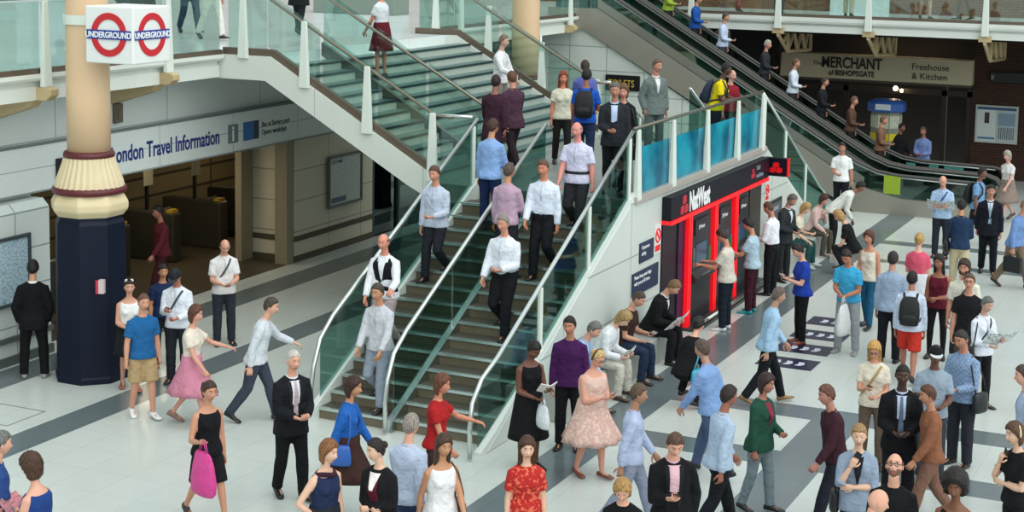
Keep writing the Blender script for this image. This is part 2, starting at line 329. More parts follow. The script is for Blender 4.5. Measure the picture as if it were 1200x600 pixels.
letters('Bus et Service port', .15, (.064,.93,.0), '+X', plain('#3b3f44', .5), ts, width=.84); letters('Opens weekdays', .15, (.064,.93,-.15), '+X', plain('#3b3f44', .5), ts, width=.84)
tag(MB().box(-17.455,-17.38,20.12,20.9,2.66,3.0).build('display_box', BLACK, bevel=.01), 'small black display box on the white wall behind the column', 'display')
# framed poster on the cladding and on the pier
def poster(name, x, y0, y1, z0, z1, label, cat, frame, paper, seed_):
    r = empty(name, (x,y0,z0), label, cat); w_, h_ = y1-y0, z1-z0
    fm = MB()
    for a, b_, c_, d_ in ((0,w_,0,.05),(0,w_,h_-.05,h_),(0,.05,.05,h_-.05),(w_-.05,w_,.05,h_-.05)): fm.box(0,.05,a,b_,c_,d_)
    fm.build('frame', frame, r); MB().box(0,.025,.05,w_-.05,.05,h_-.05).build('sheet', paper, r)
    return r, w_, h_
def mapmat(c1, c2, c3, sc):
    m_, nt, out = new_mat('mat_map'); b_ = nt.nodes.new('ShaderNodeBsdfPrincipled'); b_.inputs['Roughness'].default_value = .3
    tc = nt.nodes.new('ShaderNodeTexCoord'); v = nt.nodes.new('ShaderNodeTexVoronoi'); v.feature = 'DISTANCE_TO_EDGE'; v.inputs['Scale'].default_value = sc; nt.links.new(tc.outputs['Object'], v.inputs['Vector'])
    r_ = nt.nodes.new('ShaderNodeValToRGB'); r_.color_ramp.elements[0].color = lin(c1); r_.color_ramp.elements[1].color = lin(c2); r_.color_ramp.elements[1].position = .09; e = r_.color_ramp.elements.new(.5); e.color = lin(c3)
    nt.links.new(v.outputs['Distance'], r_.inputs[0]); nt.links.new(r_.outputs[0], b_.inputs['Base Color']); nt.links.new(b_.outputs[0], out.inputs[0]); return m_
poster('route_map', -17.19, 16.9, 19.18, .92, 1.99, 'pale blue route map in a dark frame facing the man in the black suit', 'map', plain('#3c474b', .4), mapmat('#5f8cb0', '#b9d0da', '#c2d6dd', 16), 1)
r, w_, h_ = poster('street_map', -17.57, 28.5, 29.85, .92, 2.0, 'grey framed street map poster on the cream pier under the stairs', 'map', plain('#5a5f58', .4), mapmat('#8b949a', '#bfc3b9', '#a9b3b4', 13), 2)
letters('CITY MAP', .10, (.03,.12,h_-.17), '+X', plain('#3d4a66', .5), r)
MB().box(.025,.03,.12,.7,.09,.2).build('key_panel', plain('#4d6076', .5), r)
# ticket gates seen in the dark hall
gl = ['dark ticket gate with a grey notice, nearest the stone column', 'dark ticket gate with a grey notice, second from the stone column', 'dark ticket gate with a grey notice, third from the stone column', 'dark ticket gate standing nearest the cream pier']
for k, (x, y) in enumerate(((-20.4,24.6),(-20.4,26.2),(-20.4,27.8),(-20.4,29.4))):
    g = empty('ticket_gate', (x,y,0), gl[k], 'ticket gate')
    MB().box(-.75,.75,-.14,.14,0,1.0).build('gate_cabinet', plain('#3b382f', .4, .3), g, bevel=.04); MB().box(-.03,.03,-.03,.03,1.0,1.75).build('gate_post', BLACK, g)
    MB().box(.03,.05,-.14,.14,1.5,1.9).build('gate_notice', plain('#8a8672', .5), g); MB().box(.55,.7,-.1,.1,1.0,1.06).build('card_reader', plain('#a0811f', .5), g)
    MB().box(-.02,.02,.15,.78,.35,.95).build('gate_flap', plain('#5a5344', .3), g, bevel=.01)
g = empty('hall_barrier', (-18.6,21.4,0), 'grey metal barrier rail just inside the ticket hall by the column', 'barrier')
for y in (-.6,.6): MB().box(-.03,.03,y-.03,y+.03,0,1.0).build('barrier_post', DSTEEL, g)
MB().tube([(0,-.75,1.02),(0,.75,1.02)], .035, 10).build('barrier_rail', STEEL, g, smooth=True); MB().box(-.01,.01,-.55,.55,.1,.95).build('barrier_panel', plain('#2c2a24', .4), g)
g = empty('round_sign', (-21.98,32.3,.45), 'round red sign on the back wall of the dark ticket hall', 'sign')
MB().box(0,.03,-.45,.45,-.4,.4).build('sign_board', plain('#6a6348', .6), g)
dq = MB().lathe((0,0), [(.21,0),(.21,.03)], 24).xf(Matrix.Translation((.03,0,0)) @ FRAME['+X'].to_4x4()); dq.build('red_disc', plain('#b3201c', .5), g)
MB().box(.06,.065,-.13,.13,-.035,.035).build('white_bar', plain('#b5ad98', .5), g)

# ------------------------------------------------------------------ stairs
NX = -8.9; LY = 23.55; LZ = 2.55
struct(MB().box(-12.42,NX-.02,23.55,30.5,2.25,2.55), 'floor_landing', tiles('mat_landing', '#8f9490', '#898e8a', '#6f7472', .6, .6, 'Z', 0, .006, .4, 0))
wp = tiles('mat_flank', '#d3dad4', '#ced6d0', '#9aa49f', 2.6, .84, 'X', 0, .012, .38, .15)
struct(MB().prism([(18.35,0),(35.3,0),(30.75,2.56),(23.45,2.56)], 'x', NX-.12, NX), 'wall_kiosk', wp)
struct(MB().prism([(18.5,0),(35.2,0),(30.7,2.22),(23.6,2.22)], 'x', -11.85, -11.77), 'wall_kiosk_rear', wp)
def flight_y(name, label, x0, x1, xc, yb, yt, n, ztop, rm, tm, nm, lane_posts=True):
    """flight rising along y from yb (floor) to yt (landing)"""
    st = empty(name, (0,0,0), label, 'staircase'); rise = ztop/n; run = (yt-yb)/n; sgn = 1 if yt > yb else -1
    for k in range(n-1):
        ya = yb + run*k; z = rise*(k+1); s = MB(); a, b = sorted((ya, ya+run*2))
        if sgn < 0: a, b = sorted((ya+run*2, ya))
        s.box(x0,x1,a,b,z-rise,z-.03,0); a2, b2 = sorted((ya-sgn*.02, ya+run)); s.box(x0,x1,a2,b2,z-.03,z,1)
        a3, b3 = sorted((ya-sgn*.024, ya+sgn*.035)); s.box(x0,x1,a3,b3,z-.034,z+.003,2)
        s.build('step', [rm, tm, nm], st)
    sl = ztop/(yt-yb)
    for x, w_ in ((x0-.02,.1),(x1+.02,.1)):
        MB().prism([(yb-sgn*.45,0),(yb+sgn*.15,0),(yt,ztop-.25),(yt,ztop+.14),(yb-sgn*.05,.2),(yb-sgn*.45,.05)], 'x', x-w_/2, x+w_/2).build('stringer', WHITE, st)
    MB().prism([(yb-sgn*.15,.0),(yb,.04),(yt,ztop+.02),(yt,ztop+.14),(yb-sgn*.1,.16)], 'x', xc-.05, xc+.05).build('centre_kerb', STEEL, st)
    for x, e0 in ((x0-.02,.55),(xc,.05),(x1+.02,-.55)):
        zr = lambda y: max(.95, sl*(y-yb) + 1.12)
        y0_ = yb + sgn*(.3 if x == x0-.02 else (.2 if x == xc else -.25)); yE = yt - sgn*.02
        yB = y0_ - sgn*.42; yK = max(yB*sgn+.55, yb*sgn+.1)*sgn; pts = [(x,yB,.03),(x,yB-sgn*.01,.45),(x,yB+sgn*.05,.74),(x,lerp(yB,yK,.4),lerp(.74,zr(yK),.58)),(x,yK,zr(yK)),(x,lerp(yK,yE,.5),zr(lerp(yK,yE,.5))),(x,yE,zr(yE))]
        MB().tube(pts, .032, 10, up=(1,0,0)).build('handrail', plain('#cfd6d3', .25, .85, .03), st, smooth=True)
        for a, b in ((.0,.34),(.35,.67),(.68,1.)):
            ya, yb_ = lerp(y0_-sgn*.2,yE,a), lerp(y0_-sgn*.2,yE,b)
            MB().prism([(ya,max(.12,sl*(ya-yb)+.16)),(yb_,sl*(yb_-yb)+.16),(yb_,zr(yb_)-.05),(ya,zr(ya)-.07)], 'x', x-.006, x+.006).build('glass_panel', GLD, st)
        if x != xc:
            for a in (.33,.66,.97):
                ya = lerp(y0_,yE,a); MB().box(x-.03,x+.03,ya-.045,ya+.045,sl*(ya-yb)+.1,zr(ya)-.03).build('post', POSTW, st, bevel=.01)
    return st
flight_y('staircase', 'crowded lower stairs with central handrail coming down to the concourse floor', -11.65, -8.98, -10.45, 18.65, 23.55, 16, LZ, plain('#6d6552', .6, 0, .2, 6), plain('#4b4a40', .5, 0, .1, 8), plain('#c3d0cd', .25, .8, .05))
flight_y('staircase', 'far stairs going down behind the landing beside the escalators', -12.05, -8.98, -10.45, 35.3, 30.5, 16, LZ, plain('#6d6552', .6, 0, .2, 6), plain('#4b4a40', .5, 0, .1, 8), plain('#c3d0cd', .25, .8, .05))
# upper flight along x
us = empty('staircase', (0,0,0), 'upper stairs with teal treads joining the mezzanine to the landing', 'staircase')
n = 12; xb, xt = -12.42, -15.85; rise = (4.5-LZ)/n; run = (xt-xb)/n
TEAL = plain('#527170', .35, 0, .1, 6); PALER = plain('#b2bcb2', .5, 0, .12, 5)
for k in range(n-1):
    xa = xb + run*k; z = LZ + rise*(k+1); s = MB()
    s.box(xa+run*2,xa,23.62,30.4,z-rise,z-.03,0); s.box(xa+run,xa+.02,23.62,30.4,z-.03,z,1); s.box(xa-.03,xa+.024,23.62,30.4,z-.036,z+.003,2); s.build('step', [PALER, TEAL, plain('#1f3a3c', .4)], us)
usl = (4.5-LZ)/(xb-xt)
for y0_, y1_, nm in ((23.42,23.6,'stringer'),(30.4,30.56,'stringer')):
    MB().prism([(-16.68,4.5),(-15.6,4.5),(-12.36,2.66),(-12.36,2.24),(-12.9,2.5),(-15.7,4.08),(-16.68,4.08)], 'y', y0_, y1_).build(nm, tiles('mat_stringer', '#dde2da', '#dae0d8', '#b3bab2', 2.1, 9, 'Y', 0, .008, .45, 0), us)
    MB().prism([(-16.6,4.5),(-15.6,4.5),(-12.36,2.66),(-12.36,2.80),(-15.56,4.62),(-16.6,4.62)], 'y', y0_+.04, y1_-.04).build('base_channel', CHAN, us)
MB().prism([(-15.7,4.4),(-12.5,2.56),(-12.5,2.80),(-15.7,4.64)], 'y', 25.25, 25.35).build('centre_kerb', plain('#4b5753', .35, .5), us)
for y in (23.5,25.3,30.48):
    MB().tube([(-17.2 if y != 25.3 else -16.0,y,5.62 if y != 25.3 else 5.6),(-15.85,y,5.6 if y != 25.3 else 5.58),(-12.42,y,LZ+1.13)] + ([(-12.1,y,LZ+1.12)] if y != 25.3 else [(-12.2,y,3.5),(-12.2,y,2.6)]), .028, 10).build('handrail', plain('#8d8377', .3, .7, .05), us, smooth=True)
    for a, b in ((0,.33),(.34,.66),(.67,1)):
        xa, xb_ = lerp(-15.7,-12.45,a), lerp(-15.7,-12.45,b); za, zb = 4.6+(-15.6-xa)*usl, 4.6+(-15.6-xb_)*usl
        MB().prism([(xa+.02,za),(xb_-.02,zb),(xb_-.02,zb+.95),(xa+.02,za+.95)], 'y', y-.006, y+.006).build('glass_panel', GL, us)
    if y != 25.3:
        MB().box(-16.5,-15.7,y-.006,y+.006,4.62,5.55).build('glass_panel', GL, us)
        for x in (-16.13,-14.89,-13.66,-12.42):
            zb = 4.5 if x < -15.7 else LZ+.1+(-12.42-x)*usl
            post_tapered(x, y-.1 if y < 24 else y+.02, zb-.05, zb+1.08, 'x').build('post', POSTW, us, bevel=.01)
# landing edge rail joining the two flights, landing balustrade above the cash machines, rail at the back
lr = empty('balustrade', (0,0,0), 'short glass rail on the landing corner between the two stairs', 'balustrade')
MB().tube([(-12.34,23.5,3.69),(-11.75,23.52,3.69)], .03, 10).build('handrail', plain('#cfd6d3', .25, .85), lr, smooth=True); MB().box(-12.32,-11.78,23.5,23.51,2.55,3.6).build('glass_panel', GL, lr)
lb = empty('balustrade', (0,0,0), 'landing balustrade with turquoise panels and white posts above the cash machines', 'balustrade')
TQ, nt, out = new_mat('mat_turquoise_film')
tr = nt.nodes.new('ShaderNodeBsdfTransparent'); tr.inputs[0].default_value = lin('#4fb2c4'); pr = nt.nodes.new('ShaderNodeBsdfPrincipled'); pr.inputs['Roughness'].default_value = .15
nz = nt.nodes.new('ShaderNodeTexNoise'); nz.inputs['Scale'].default_value = 1.6; nz.inputs['Detail'].default_value = 3; tcn = nt.nodes.new('ShaderNodeTexCoord'); nt.links.new(tcn.outputs['Object'], nz.inputs['Vector'])
rp = nt.nodes.new('ShaderNodeValToRGB'); rp.color_ramp.elements[0].position = .35; rp.color_ramp.elements[0].color = lin('#0a6a88'); rp.color_ramp.elements[1].position = .65; rp.color_ramp.elements[1].color = lin('#2cb0c8'); nt.links.new(nz.outputs['Fac'], rp.inputs[0]); nt.links.new(rp.outputs[0], pr.inputs['Base Color'])
mx = nt.nodes.new('ShaderNodeMixShader'); mx.inputs[0].default_value = .8; nt.links.new(tr.outputs[0], mx.inputs[1]); nt.links.new(pr.outputs[0], mx.inputs[2]); nt.links.new(mx.outputs[0], out.inputs[0])
MB().box(NX-.16,NX+.04,23.5,30.6,2.5,2.62).build('ledge', plain('#b9b2aa', .4, .2, .1, 2), lb, bevel=.01)
py_ = [23.62,25.24,27.01,28.78,30.37]
for a, b in zip(py_, py_[1:]):
    MB().box(NX-.07,NX-.058,a+.04,b-.04,2.62,3.36).build('turquoise_panel', TQ, lb); MB().box(NX-.07,NX-.058,a+.04,b-.04,3.36,3.66).build('glass_panel', GL, lb)
for y in py_: post_tapered(NX+.0, y, 2.55, 3.66, 'y').build('post', POSTW, lb, bevel=.01)
MB().tube([(NX-.04,23.5,3.69),(NX-.04,30.45,3.69)], .028, 10).build('handrail', plain('#6b6a60', .35, .7), lb, smooth=True)
br_ = empty('balustrade', (0,0,0), 'glass rail along the back of the landing before the white tiled wall', 'balustrade')
MB().tube([(-12.34,30.53,3.69),(-12.13,30.53,3.69)], .03, 10).build('handrail', STEEL, br_, smooth=True); MB().box(-12.32,-12.14,30.52,30.53,2.55,3.62).build('glass_panel', GL, br_)

# ------------------------------------------------------------------ cash machines
km = empty('bank_front', (NX,24.76,0), 'navy bank front with red trim and white bank name under the landing', 'bank front')
MB().box(0,.16,0,5.6,2.05,2.44).build('fascia', BRANDNAVY, km, bevel=.01); MB().box(0,.18,0,5.55,1.985,2.05).build('red_trim', REDLIT, km)
MB().box(0,.03,0,1.05,0,1.985).build('side_panel', plain('#14101f', .35), km); MB().box(0,.05,.72,1.06,0,1.985).build('side_panel', plain('#2a1038', .35), km)
for y in (1.06,2.46,3.66): MB().box(0,.12,y,y+.07,.05,1.985).box(0,.12,y+.11,y+.18,.05,1.985).box(0,.11,y+.07,y+.11,.05,1.985).build('red_upright', REDLIT, km)
MB().box(0,.02,1.2,5.55,.0,1.985).build('back_panel', plain('#1a1c20', .35), km)
MB().box(0,.34,1.0,5.6,0,.05).build('plinth', plain('#3a3c3c', .4), km); MB().tube([(.3,1.0,.1),(.3,5.55,.1)], .035, 10).build('kick_rail', STEEL, km, smooth=True)
MB().box(0,.05,4.75,5.5,.05,1.985).build('dark_door', plain('#17130f', .3), km)
letters('NatWest', .46, (.165,.90,2.09), '+X', WTXT, km, bold=.016, width=.62)
lg = MB()
for a, z in ((.46,2.10),(.66,2.10),(.56,2.26)):
    lg.prism([(a,z),(a+.09,z-.02),(a+.18,z+.02),(a+.18,z+.12),(a+.09,z+.14),(a,z+.11)], 'x', .16, .168)
lg.build('logo', plain('#c22436', .4), km)
letters('Cash', .12, (.165,4.75,2.29), '+X', plain('#9aa0b8', .5), km); letters('machines', .12, (.165,4.75,2.14), '+X', plain('#9aa0b8', .5), km)
lg = MB()
for a, z in ((4.42,2.17),(4.54,2.17),(4.48,2.26)): lg.box(.16,.168,a,a+.11,z,z+.08)
lg.build('logo', plain('#c22436', .4), km)
al = ['cash machine used by the man in the cream t-shirt', 'cash machine used by the person in the pale blue tee and maroon trousers', 'cash machine beside the man in the white shirt at the bank front']
for k, (a, b) in enumerate(((26.02,27.2),(27.42,28.4),(28.62,29.46))):
    g = empty('cash_machine', (NX+.021,(a+b)/2,.051), al[k], 'cash machine'); w_ = (b-a)/2-.06
    MB().prism([(0,0),(.07,0),(.07,.68),(.17,.74),(.17,.80),(.06,.9),(.04,1.9),(0,1.9)], 'y', -w_, w_).build('machine_body', plain('#33363b', .35, .2), g, bevel=.008)
    MB().box(.055,.065,-w_*.55,w_*.55,1.0,1.34).build('screen', plain('#3d5a78', .15), g); MB().box(.12,.18,-w_*.4,w_*.4,.805,.82).build('keypad', plain('#9aa1a3', .3, .6), g)
    MB().box(.05,.07,-w_*.7,w_*.7,1.5,1.78).build('header_sign', plain('#23262e', .3), g); MB().box(.05,.075,w_*.62,w_*.9,.95,1.2).build('card_slot', plain('#1e6f4a', .4), g)
    letters('24 hour', .10, (.072,-.2,1.6), '+X', WTXT, g)
    MB().box(.05,.06,-w_*.8,-w_*.6,.95,1.3).build('receipt_slot', plain('#8a9093', .3, .6), g)
bs = empty('projecting_sign', (NX+.03,30.5,2.06), 'small navy projecting sign with red emblem at the end of the bank front', 'sign')
MB().box(0,.48,-.06,.06,0,.36).build('sign_box', BRANDNAVY, bs, bevel=.01)
lg = MB()
for a, z in ((.12,.08),(.25,.08),(.185,.18)): lg.prism([(a,z),(a+.055,z-.015),(a+.12,z+.01),(a+.12,z+.08),(a+.055,z+.1),(a,z+.075)], 'y', -.068, -.06)
lg.build('logo', RED, bs); MB().box(.46,.485,-.065,.065,0,.36).build('red_edge', RED, bs)
def plate(y0, y1, z0, z1, c, label, lines, sz, name='notice_sign'):
    r = empty(name, (NX,y0,z0), label, 'sign'); MB().box(.002,.02,0,y1-y0,0,z1-z0).build('plate', plain(c, .4), r)
    for k, tx in enumerate(lines): letters(tx, sz, (.022,.07,z1-z0-sz*1.15*(k+1)-.01), '+X', WTXT, r)
    return r
plate(23.75,24.37,1.52,1.84,'#14284a','small navy notice plate beside the no smoking sign',['Customer','safety'],.085)
plate(23.45,24.62,1.03,1.40,'#14284a','large navy notice plate below the no smoking sign',['Please keep your bags','with you at all times'],.085)
def nosmoke(y0, y1, z0, z1, label):
    r = empty('no_smoking_sign', (NX,y0,z0), label, 'sign'); w_, h_ = y1-y0, z1-z0
    MB().box(.002,.018,0,w_,0,h_).build('plate', plain('#e4e7e4', .4), r); q = MB()
    q.tube([(.02,w_/2+w_*.36*math.cos(a),h_*.64+w_*.36*math.sin(a)) for a in [2*math.pi*k/24 for k in range(25)]], .016, 6); q.tube([(.02,w_/2-w_*.25,h_*.64+w_*.25),(.02,w_/2+w_*.25,h_*.64-w_*.25)], .016, 6); q.build('red_ring', RED, r)
    MB().box(.018,.022,w_*.1,w_*.9,h_*.08,h_*.3).build('red_panel', RED, r)
nosmoke(24.41,24.70,1.55,2.01,'white no smoking sign on the wall beside the bank front'); nosmoke(30.65,30.9,1.5,1.86,'white no smoking sign beyond the bank front under the projecting sign')
r = empty('wall_poster', (NX,30.98,.95), 'dark framed poster on the white wall beyond the bank front', 'poster'); MB().box(.002,.03,0,.85,0,.5).build('frame', plain('#17181c', .4), r); MB().box(.03,.034,.06,.79,.06,.44).build('sheet', plain('#3e454e', .3), r); MB().box(.034,.036,.12,.6,.28,.36).build('headline_strip', plain('#8f979c', .4), r)
SEAT = plain('#a7aaa5', .5, 0, .08, 4)
tag(MB().box(NX+.003,NX+.42,20.0,24.6,0,.42).build('stone_bench', SEAT, bevel=.015), 'low stone ledge used as a seat between the stairs foot and the bank front', 'bench')
tag(MB().box(NX+.003,NX+.42,30.95,34.5,0,.42).build('stone_bench', SEAT, bevel=.015), 'low stone ledge used as a seat beyond the bank front', 'bench')
# floor stickers
for k, y in enumerate((24.3,25.28,26.28,27.3)):
    g = empty('floor_sticker', (-7.12,y,.001), ['dark floor advert nearest the camera in the row by the cash machines','dark floor advert under the shoes of the woman in the blue top','dark floor advert third in the row by the cash machines','dark floor advert farthest in the row by the cash machines'][k], 'floor advert')
    MB().box(0,.9,0,.62,0,.004).build('sticker', plain('#1d1a3a', .35, 0, .2, 3), g)
    q = MB()
    for j in range(3): q.prism([(.2+.19*j,.2),(.29+.19*j,.2),(.34+.19*j,.3),(.31+.19*j,.42),(.22+.19*j,.42),(.24+.19*j,.31)], 'z', .004, .006)
    q.build('sticker_mark', plain('#c9cede', .5), g)
g = MB()
for a, b, c, d_ in ((-15.9,-15.1,16.36,16.38),(-15.9,-15.1,17.1,17.12),(-15.9,-15.88,16.38,17.1),(-15.12,-15.1,16.38,17.1)): g.box(a,b,c,d_,.0005,.004)
tag(g.build('floor_hatch', plain('#7a8480', .4)), 'rectangular outline of an access cover in the floor before the column', 'access cover')

# ------------------------------------------------------------------ escalators
def escalator(y0, y1, label, lime=False):
    r = empty('escalator', (0,0,0), label, 'escalator'); k = 4.5/7.8
    zs = lambda x: max(0, min(4.5, (-8.4-x)*k))
    for y in (y0, y1):
        MB().prism([(-17.4,4.16),(-16.35,4.16),(-9.1,0),(-5.95,0),(-5.95,.36),(-8.0,.40),(-8.9,.6),(-16.0,4.72),(-17.4,4.72)], 'y', y-.07, y+.07).build('truss_side', plain('#a39f94', .4, .5, .1, 1.5), r)
        MB().prism([(-17.2,4.72),(-16.0,4.72),(-8.9,.62),(-8.0,.42),(-6.3,.38),(-6.05,.6),(-6.2,.86),(-8.1,.9),(-9.0,1.14),(-16.1,5.3),(-17.2,5.4)], 'y', y-.012, y+.012).build('glass_balustrade', GLG, r)
        pts = [(-17.3,5.45),(-16.2,5.40),(-9.1,1.22),(-8.6,1.03),(-8.1,.96),(-6.25,.92),(-6.0,.84),(-5.88,.68),(-5.92,.5),(-6.1,.38)]
        MB().tube([(x,y,z) for x, z in pts], .042, 10, up=(0,1,0)).build('handrail', plain('#4a4743', .45), r, smooth=True)
        MB().tube([(x,y,z-.055) for x, z in pts[:6]], .022, 8, up=(0,1,0)).build('rail_guide', STEEL, r, smooth=True)
        MB().prism([(-16.0,4.74),(-8.9,.62),(-8.9,.86),(-16.0,4.98)], 'y', y-.045, y+.045).build('skirt_cap', plain('#9b9a92', .35, .7, .2, 1.2), r)
    for j in range(20):
        x = -8.4 - .39*j; z = zs(x)+.10
        s = MB(); s.box(x-.39,x,y0+.09,y1-.09,z-.22,z+.08,0); s.box(x-.03,x+.005,y0+.09,y1-.09,z+.078,z+.085,1); s.build('escalator_step', [plain('#4a4c4b', .4, .6), plain('#b9a23a', .5)], r)
    MB().box(-8.3,-5.9,y0+.08,y1-.08,0,.03).build('comb_plate', DSTEEL, r); MB().box(-17.4,-16.1,y0+.08,y1-.08,4.5,4.53).build('comb_plate', DSTEEL, r)
    if lime: MB().box(-8.42,-8.02,y0-.03,y0-.013,.5,.95).build('lime_notice', plain('#93ad2a', .5), r)
    return r
escalator(39.25, 40.6, 'nearer steel escalator with green glass sides beside the white tiled wall', True)
escalator(40.85, 42.2, 'farther steel escalator carrying people down in front of the pub')
g = empty('hanging_sign', (-15.75,39.25,2.62), 'black sign with gold lettering on the white tiled wall above the landing', 'sign'); MB().box(0,.95,-.03,.02,0,.40).build('sign_panel', BLACK, g, bevel=.01); letters('TOILETS', .26, (.08,-.035,.10), '-Y', plain('#c9a94a', .5), g, width=.75)

# ------------------------------------------------------------------ pub front
ps = empty('pub_sign', (-13.05,46.1,2.62), 'long beige pub sign with dark lettering under the far mezzanine', 'sign')
MB().prism([(.0,0),(.4,0),(.4,.7),(.12,.68)], 'x', 0, 5.45).build('sign_board', plain('#c9bb9c', .6, 0, .08, 1.5), ps, bevel=.01); MB().box(0,5.45,.02,.4,-.07,0).build('sign_lower_edge', plain('#4a4033', .6), ps)
DK = plain('#23201c', .6, 0, 0)
def sl_letters(tx, sz, x, z, bold=.0, width=1.): return letters(tx, sz, (x,-.0+.12*z/.68-.004,z), '-Y', DK, ps, bold=bold, width=width)
sl_letters('The', .17, .95, .36); sl_letters('MERCHANT', .44, 1.2, .31, .012, .74); sl_letters('of BISHOPSGATE', .22, 1.42, .09, .006, .82)
sl_letters('Freehouse', .26, 3.78, .36, 0, .95); sl_letters('& Kitchen', .26, 3.80, .1, 0, .95)
kb = empty('leaflet_kiosk', (-9.75,45.4,0), 'small booth with blue domed top and yellow panels in front of the pub', 'kiosk')
MB().lathe((0,0), [(.42,.1),(.42,1.85)], 8, ph=R(22.5)).build('booth_body', plain('#8d917c', .4, 0, .3, 6), kb); MB().lathe((0,0), [(.45,0),(.45,.1)], 8, ph=R(22.5)).build('booth_base', BLACK, kb)
MB().lathe((0,0), [(.52,1.85),(.54,1.88),(.54,2.08),(.50,2.13),(.36,2.18),(.15,2.2)], 8, ph=R(22.5)).build('booth_top', plain('#2b5cae', .4, 0, .05), kb)
MB().box(-.21,.21,-.515,-.49,1.92,2.08).build('name_panel', plain('#cfd8dc', .4), kb)
for a in range(8):
    ca = Matrix.Rotation(R(45*a),4,'Z')
    MB().box(-.15,.15,-.405,-.392,1.05,1.25).xf(ca).build('yellow_panel', plain('#e8d21e', .5), kb); MB().box(-.15,.15,-.405,-.392,1.4,1.75).xf(ca).build('leaflet_panel', plain('#c9cdb8', .5, 0, .5, 20), kb)
hl = empty('hanging_lantern', (-9.7,46.2,2.3), 'lit lantern glowing under the pub sign', 'lamp'); MB().ball((0,0,.12), .07, 12, 8).build('globe', plain('#ffdca0', .4, 0, 0, 6, 0, 40, 14), hl, smooth=True); MB().tube([(0,0,.18),(0,0,.32)], .015, 6).build('lamp_stem', BLACK, hl); MB().ball((.16,.05,.06), .05, 10, 8).build('globe', plain('#ffdca0', .4, 0, 0, 6, 0, 40, 14), hl, smooth=True)
nb_ = empty('notice_case', (-7.5,46.5,1.02), 'white framed notice case with two sheets on the brown brick wall', 'notice case')
MB().box(0,1.15,-.05,-.001,0,1.05).build('frame', plain('#b9bdb6', .4), nb_); MB().box(.05,.56,-.06,-.05,.05,.92).build('sheet', plain('#cdd5d3', .4), nb_); MB().box(.6,1.1,-.06,-.05,.05,.92).build('sheet', plain('#b3bfc3', .4), nb_)
MB().box(.05,1.1,-.062,-.052,.93,1.0).build('header_strip', plain('#2f4f7a', .4), nb_); MB().box(.25,.38,-.065,-.06,.55,.85).build('picture', plain('#3b3136', .4), nb_); MB().box(.62,1.08,-.065,-.06,.5,.85).build('picture', plain('#7f97a8', .4), nb_); MB().box(.08,.54,-.065,-.06,.1,.16).build('text_strip', plain('#4d7ea0', .4), nb_)
q = MB()
for j in range(8): q.box(.64+.055*j,.67+.055*j,-.065,-.06,.12,.45)
q.build('text_columns', plain('#5f6b70', .5), nb_)
lb2 = empty('mounted_light', (-7.15,46.5,2.72), 'black horizontal light fitting on the brick above the notice case', 'light'); MB().box(0,1.25,-.12,-.001,0,.3).build('fitting_body', BLACK, lb2, bevel=.02)
for x in (.03,1.14): MB().box(x,x+.08,-.13,-.12,.08,.2).build('fitting_end', DSTEEL, lb2)
# green stand and planter seen through the mezzanine glass
g = empty('display_stand', (-19.6,23.6,4.5), 'green display board standing on the mezzanine behind the column', 'display board'); MB().box(-.03,.03,-.45,.45,.35,1.8).build('board', plain('#47624f', .6), g); 
for y in (-.35,.35): MB().box(-.2,.2,y-.03,y+.03,0,.05).box(-.02,.02,y-.02,y+.02,.05,.36).build('stand_leg', DSTEEL, g)
fs = empty('flower_stand', (-21.5,36.5,4.5), 'stand of potted flowers on the mezzanine at the top of the stairs', 'flower stand')
MB().box(-1.2,1.2,-.4,.4,0,.5).build('table', plain('#7d8a80', .6), fs, bevel=.02)
for k in range(7):
    x = -1.05+.35*k; MB().lathe((x,0), [(.10,.5),(.14,.78),(.13,.8)], 14).build('pot', plain(['#7fb7c6','#b9a0b5','#6f9a7c'][k % 3], .5), fs, smooth=True)
    q = MB()
    for j in range(16):
        a = random.random()*6.28; rr = random.random()*.16; q.ball((x+rr*math.cos(a), rr*math.sin(a), .9+random.random()*.35), (.05,.05,.04), 7, 5, random.choice((0,0,1)))
    q.build('flowers', [plain('#6f8f2f', .7), plain(['#d8cf3a','#c86a9a','#e8e4d0'][k % 3], .6)], fs)

# ------------------------------------------------------------------ people
def T(t, rx, ry, lean, yo=0., n=18, seed=0, wob=0.):
    """one ring of the torso at height t above the hips"""
    out = []; c, s = math.cos(lean), math.sin(lean)
    for i in range(n):
        a = 2*math.pi*i/n; x = math.cos(a); y = math.sin(a)
        k = 1.
        if wob: k += wob*noise.noise((x*2.2+seed, y*2.2, t*9+seed))
        x = rx*k*math.copysign(abs(x)**.85, x); y = ry*k*math.copysign(abs(y)**.85, y) + yo
        if t > 0: out.append(Vector((x, y*c - t*s, t*c + y*s)))
        else: out.append(Vector((x, y, t)))
    return out
TORSO = [(-.11,.07,.06,0), (-.07,.135,.10,.01), (0,.165,.115,.01), (.07,.158,.108,0), (.14,.142,.098,0), (.20,.138,.096,0), (.29,.152,.106,0), (.37,.166,.113,0),
         (.43,.166,.105,.005), (.475,.135,.085,.01), (.515,.085,.066,.01), (.545,.06,.06,.005)]
def torso_at(t):
    for a, b in zip(TORSO, TORSO[1:]):
        if a[0] <= t <= b[0]:
            k = (t-a[0])/(b[0]-a[0]); return tuple(lerp(p, q, k) for p, q in zip(a[1:], b[1:]))
    return TORSO[0][1:] if t < TORSO[0][0] else TORSO[-1][1:]
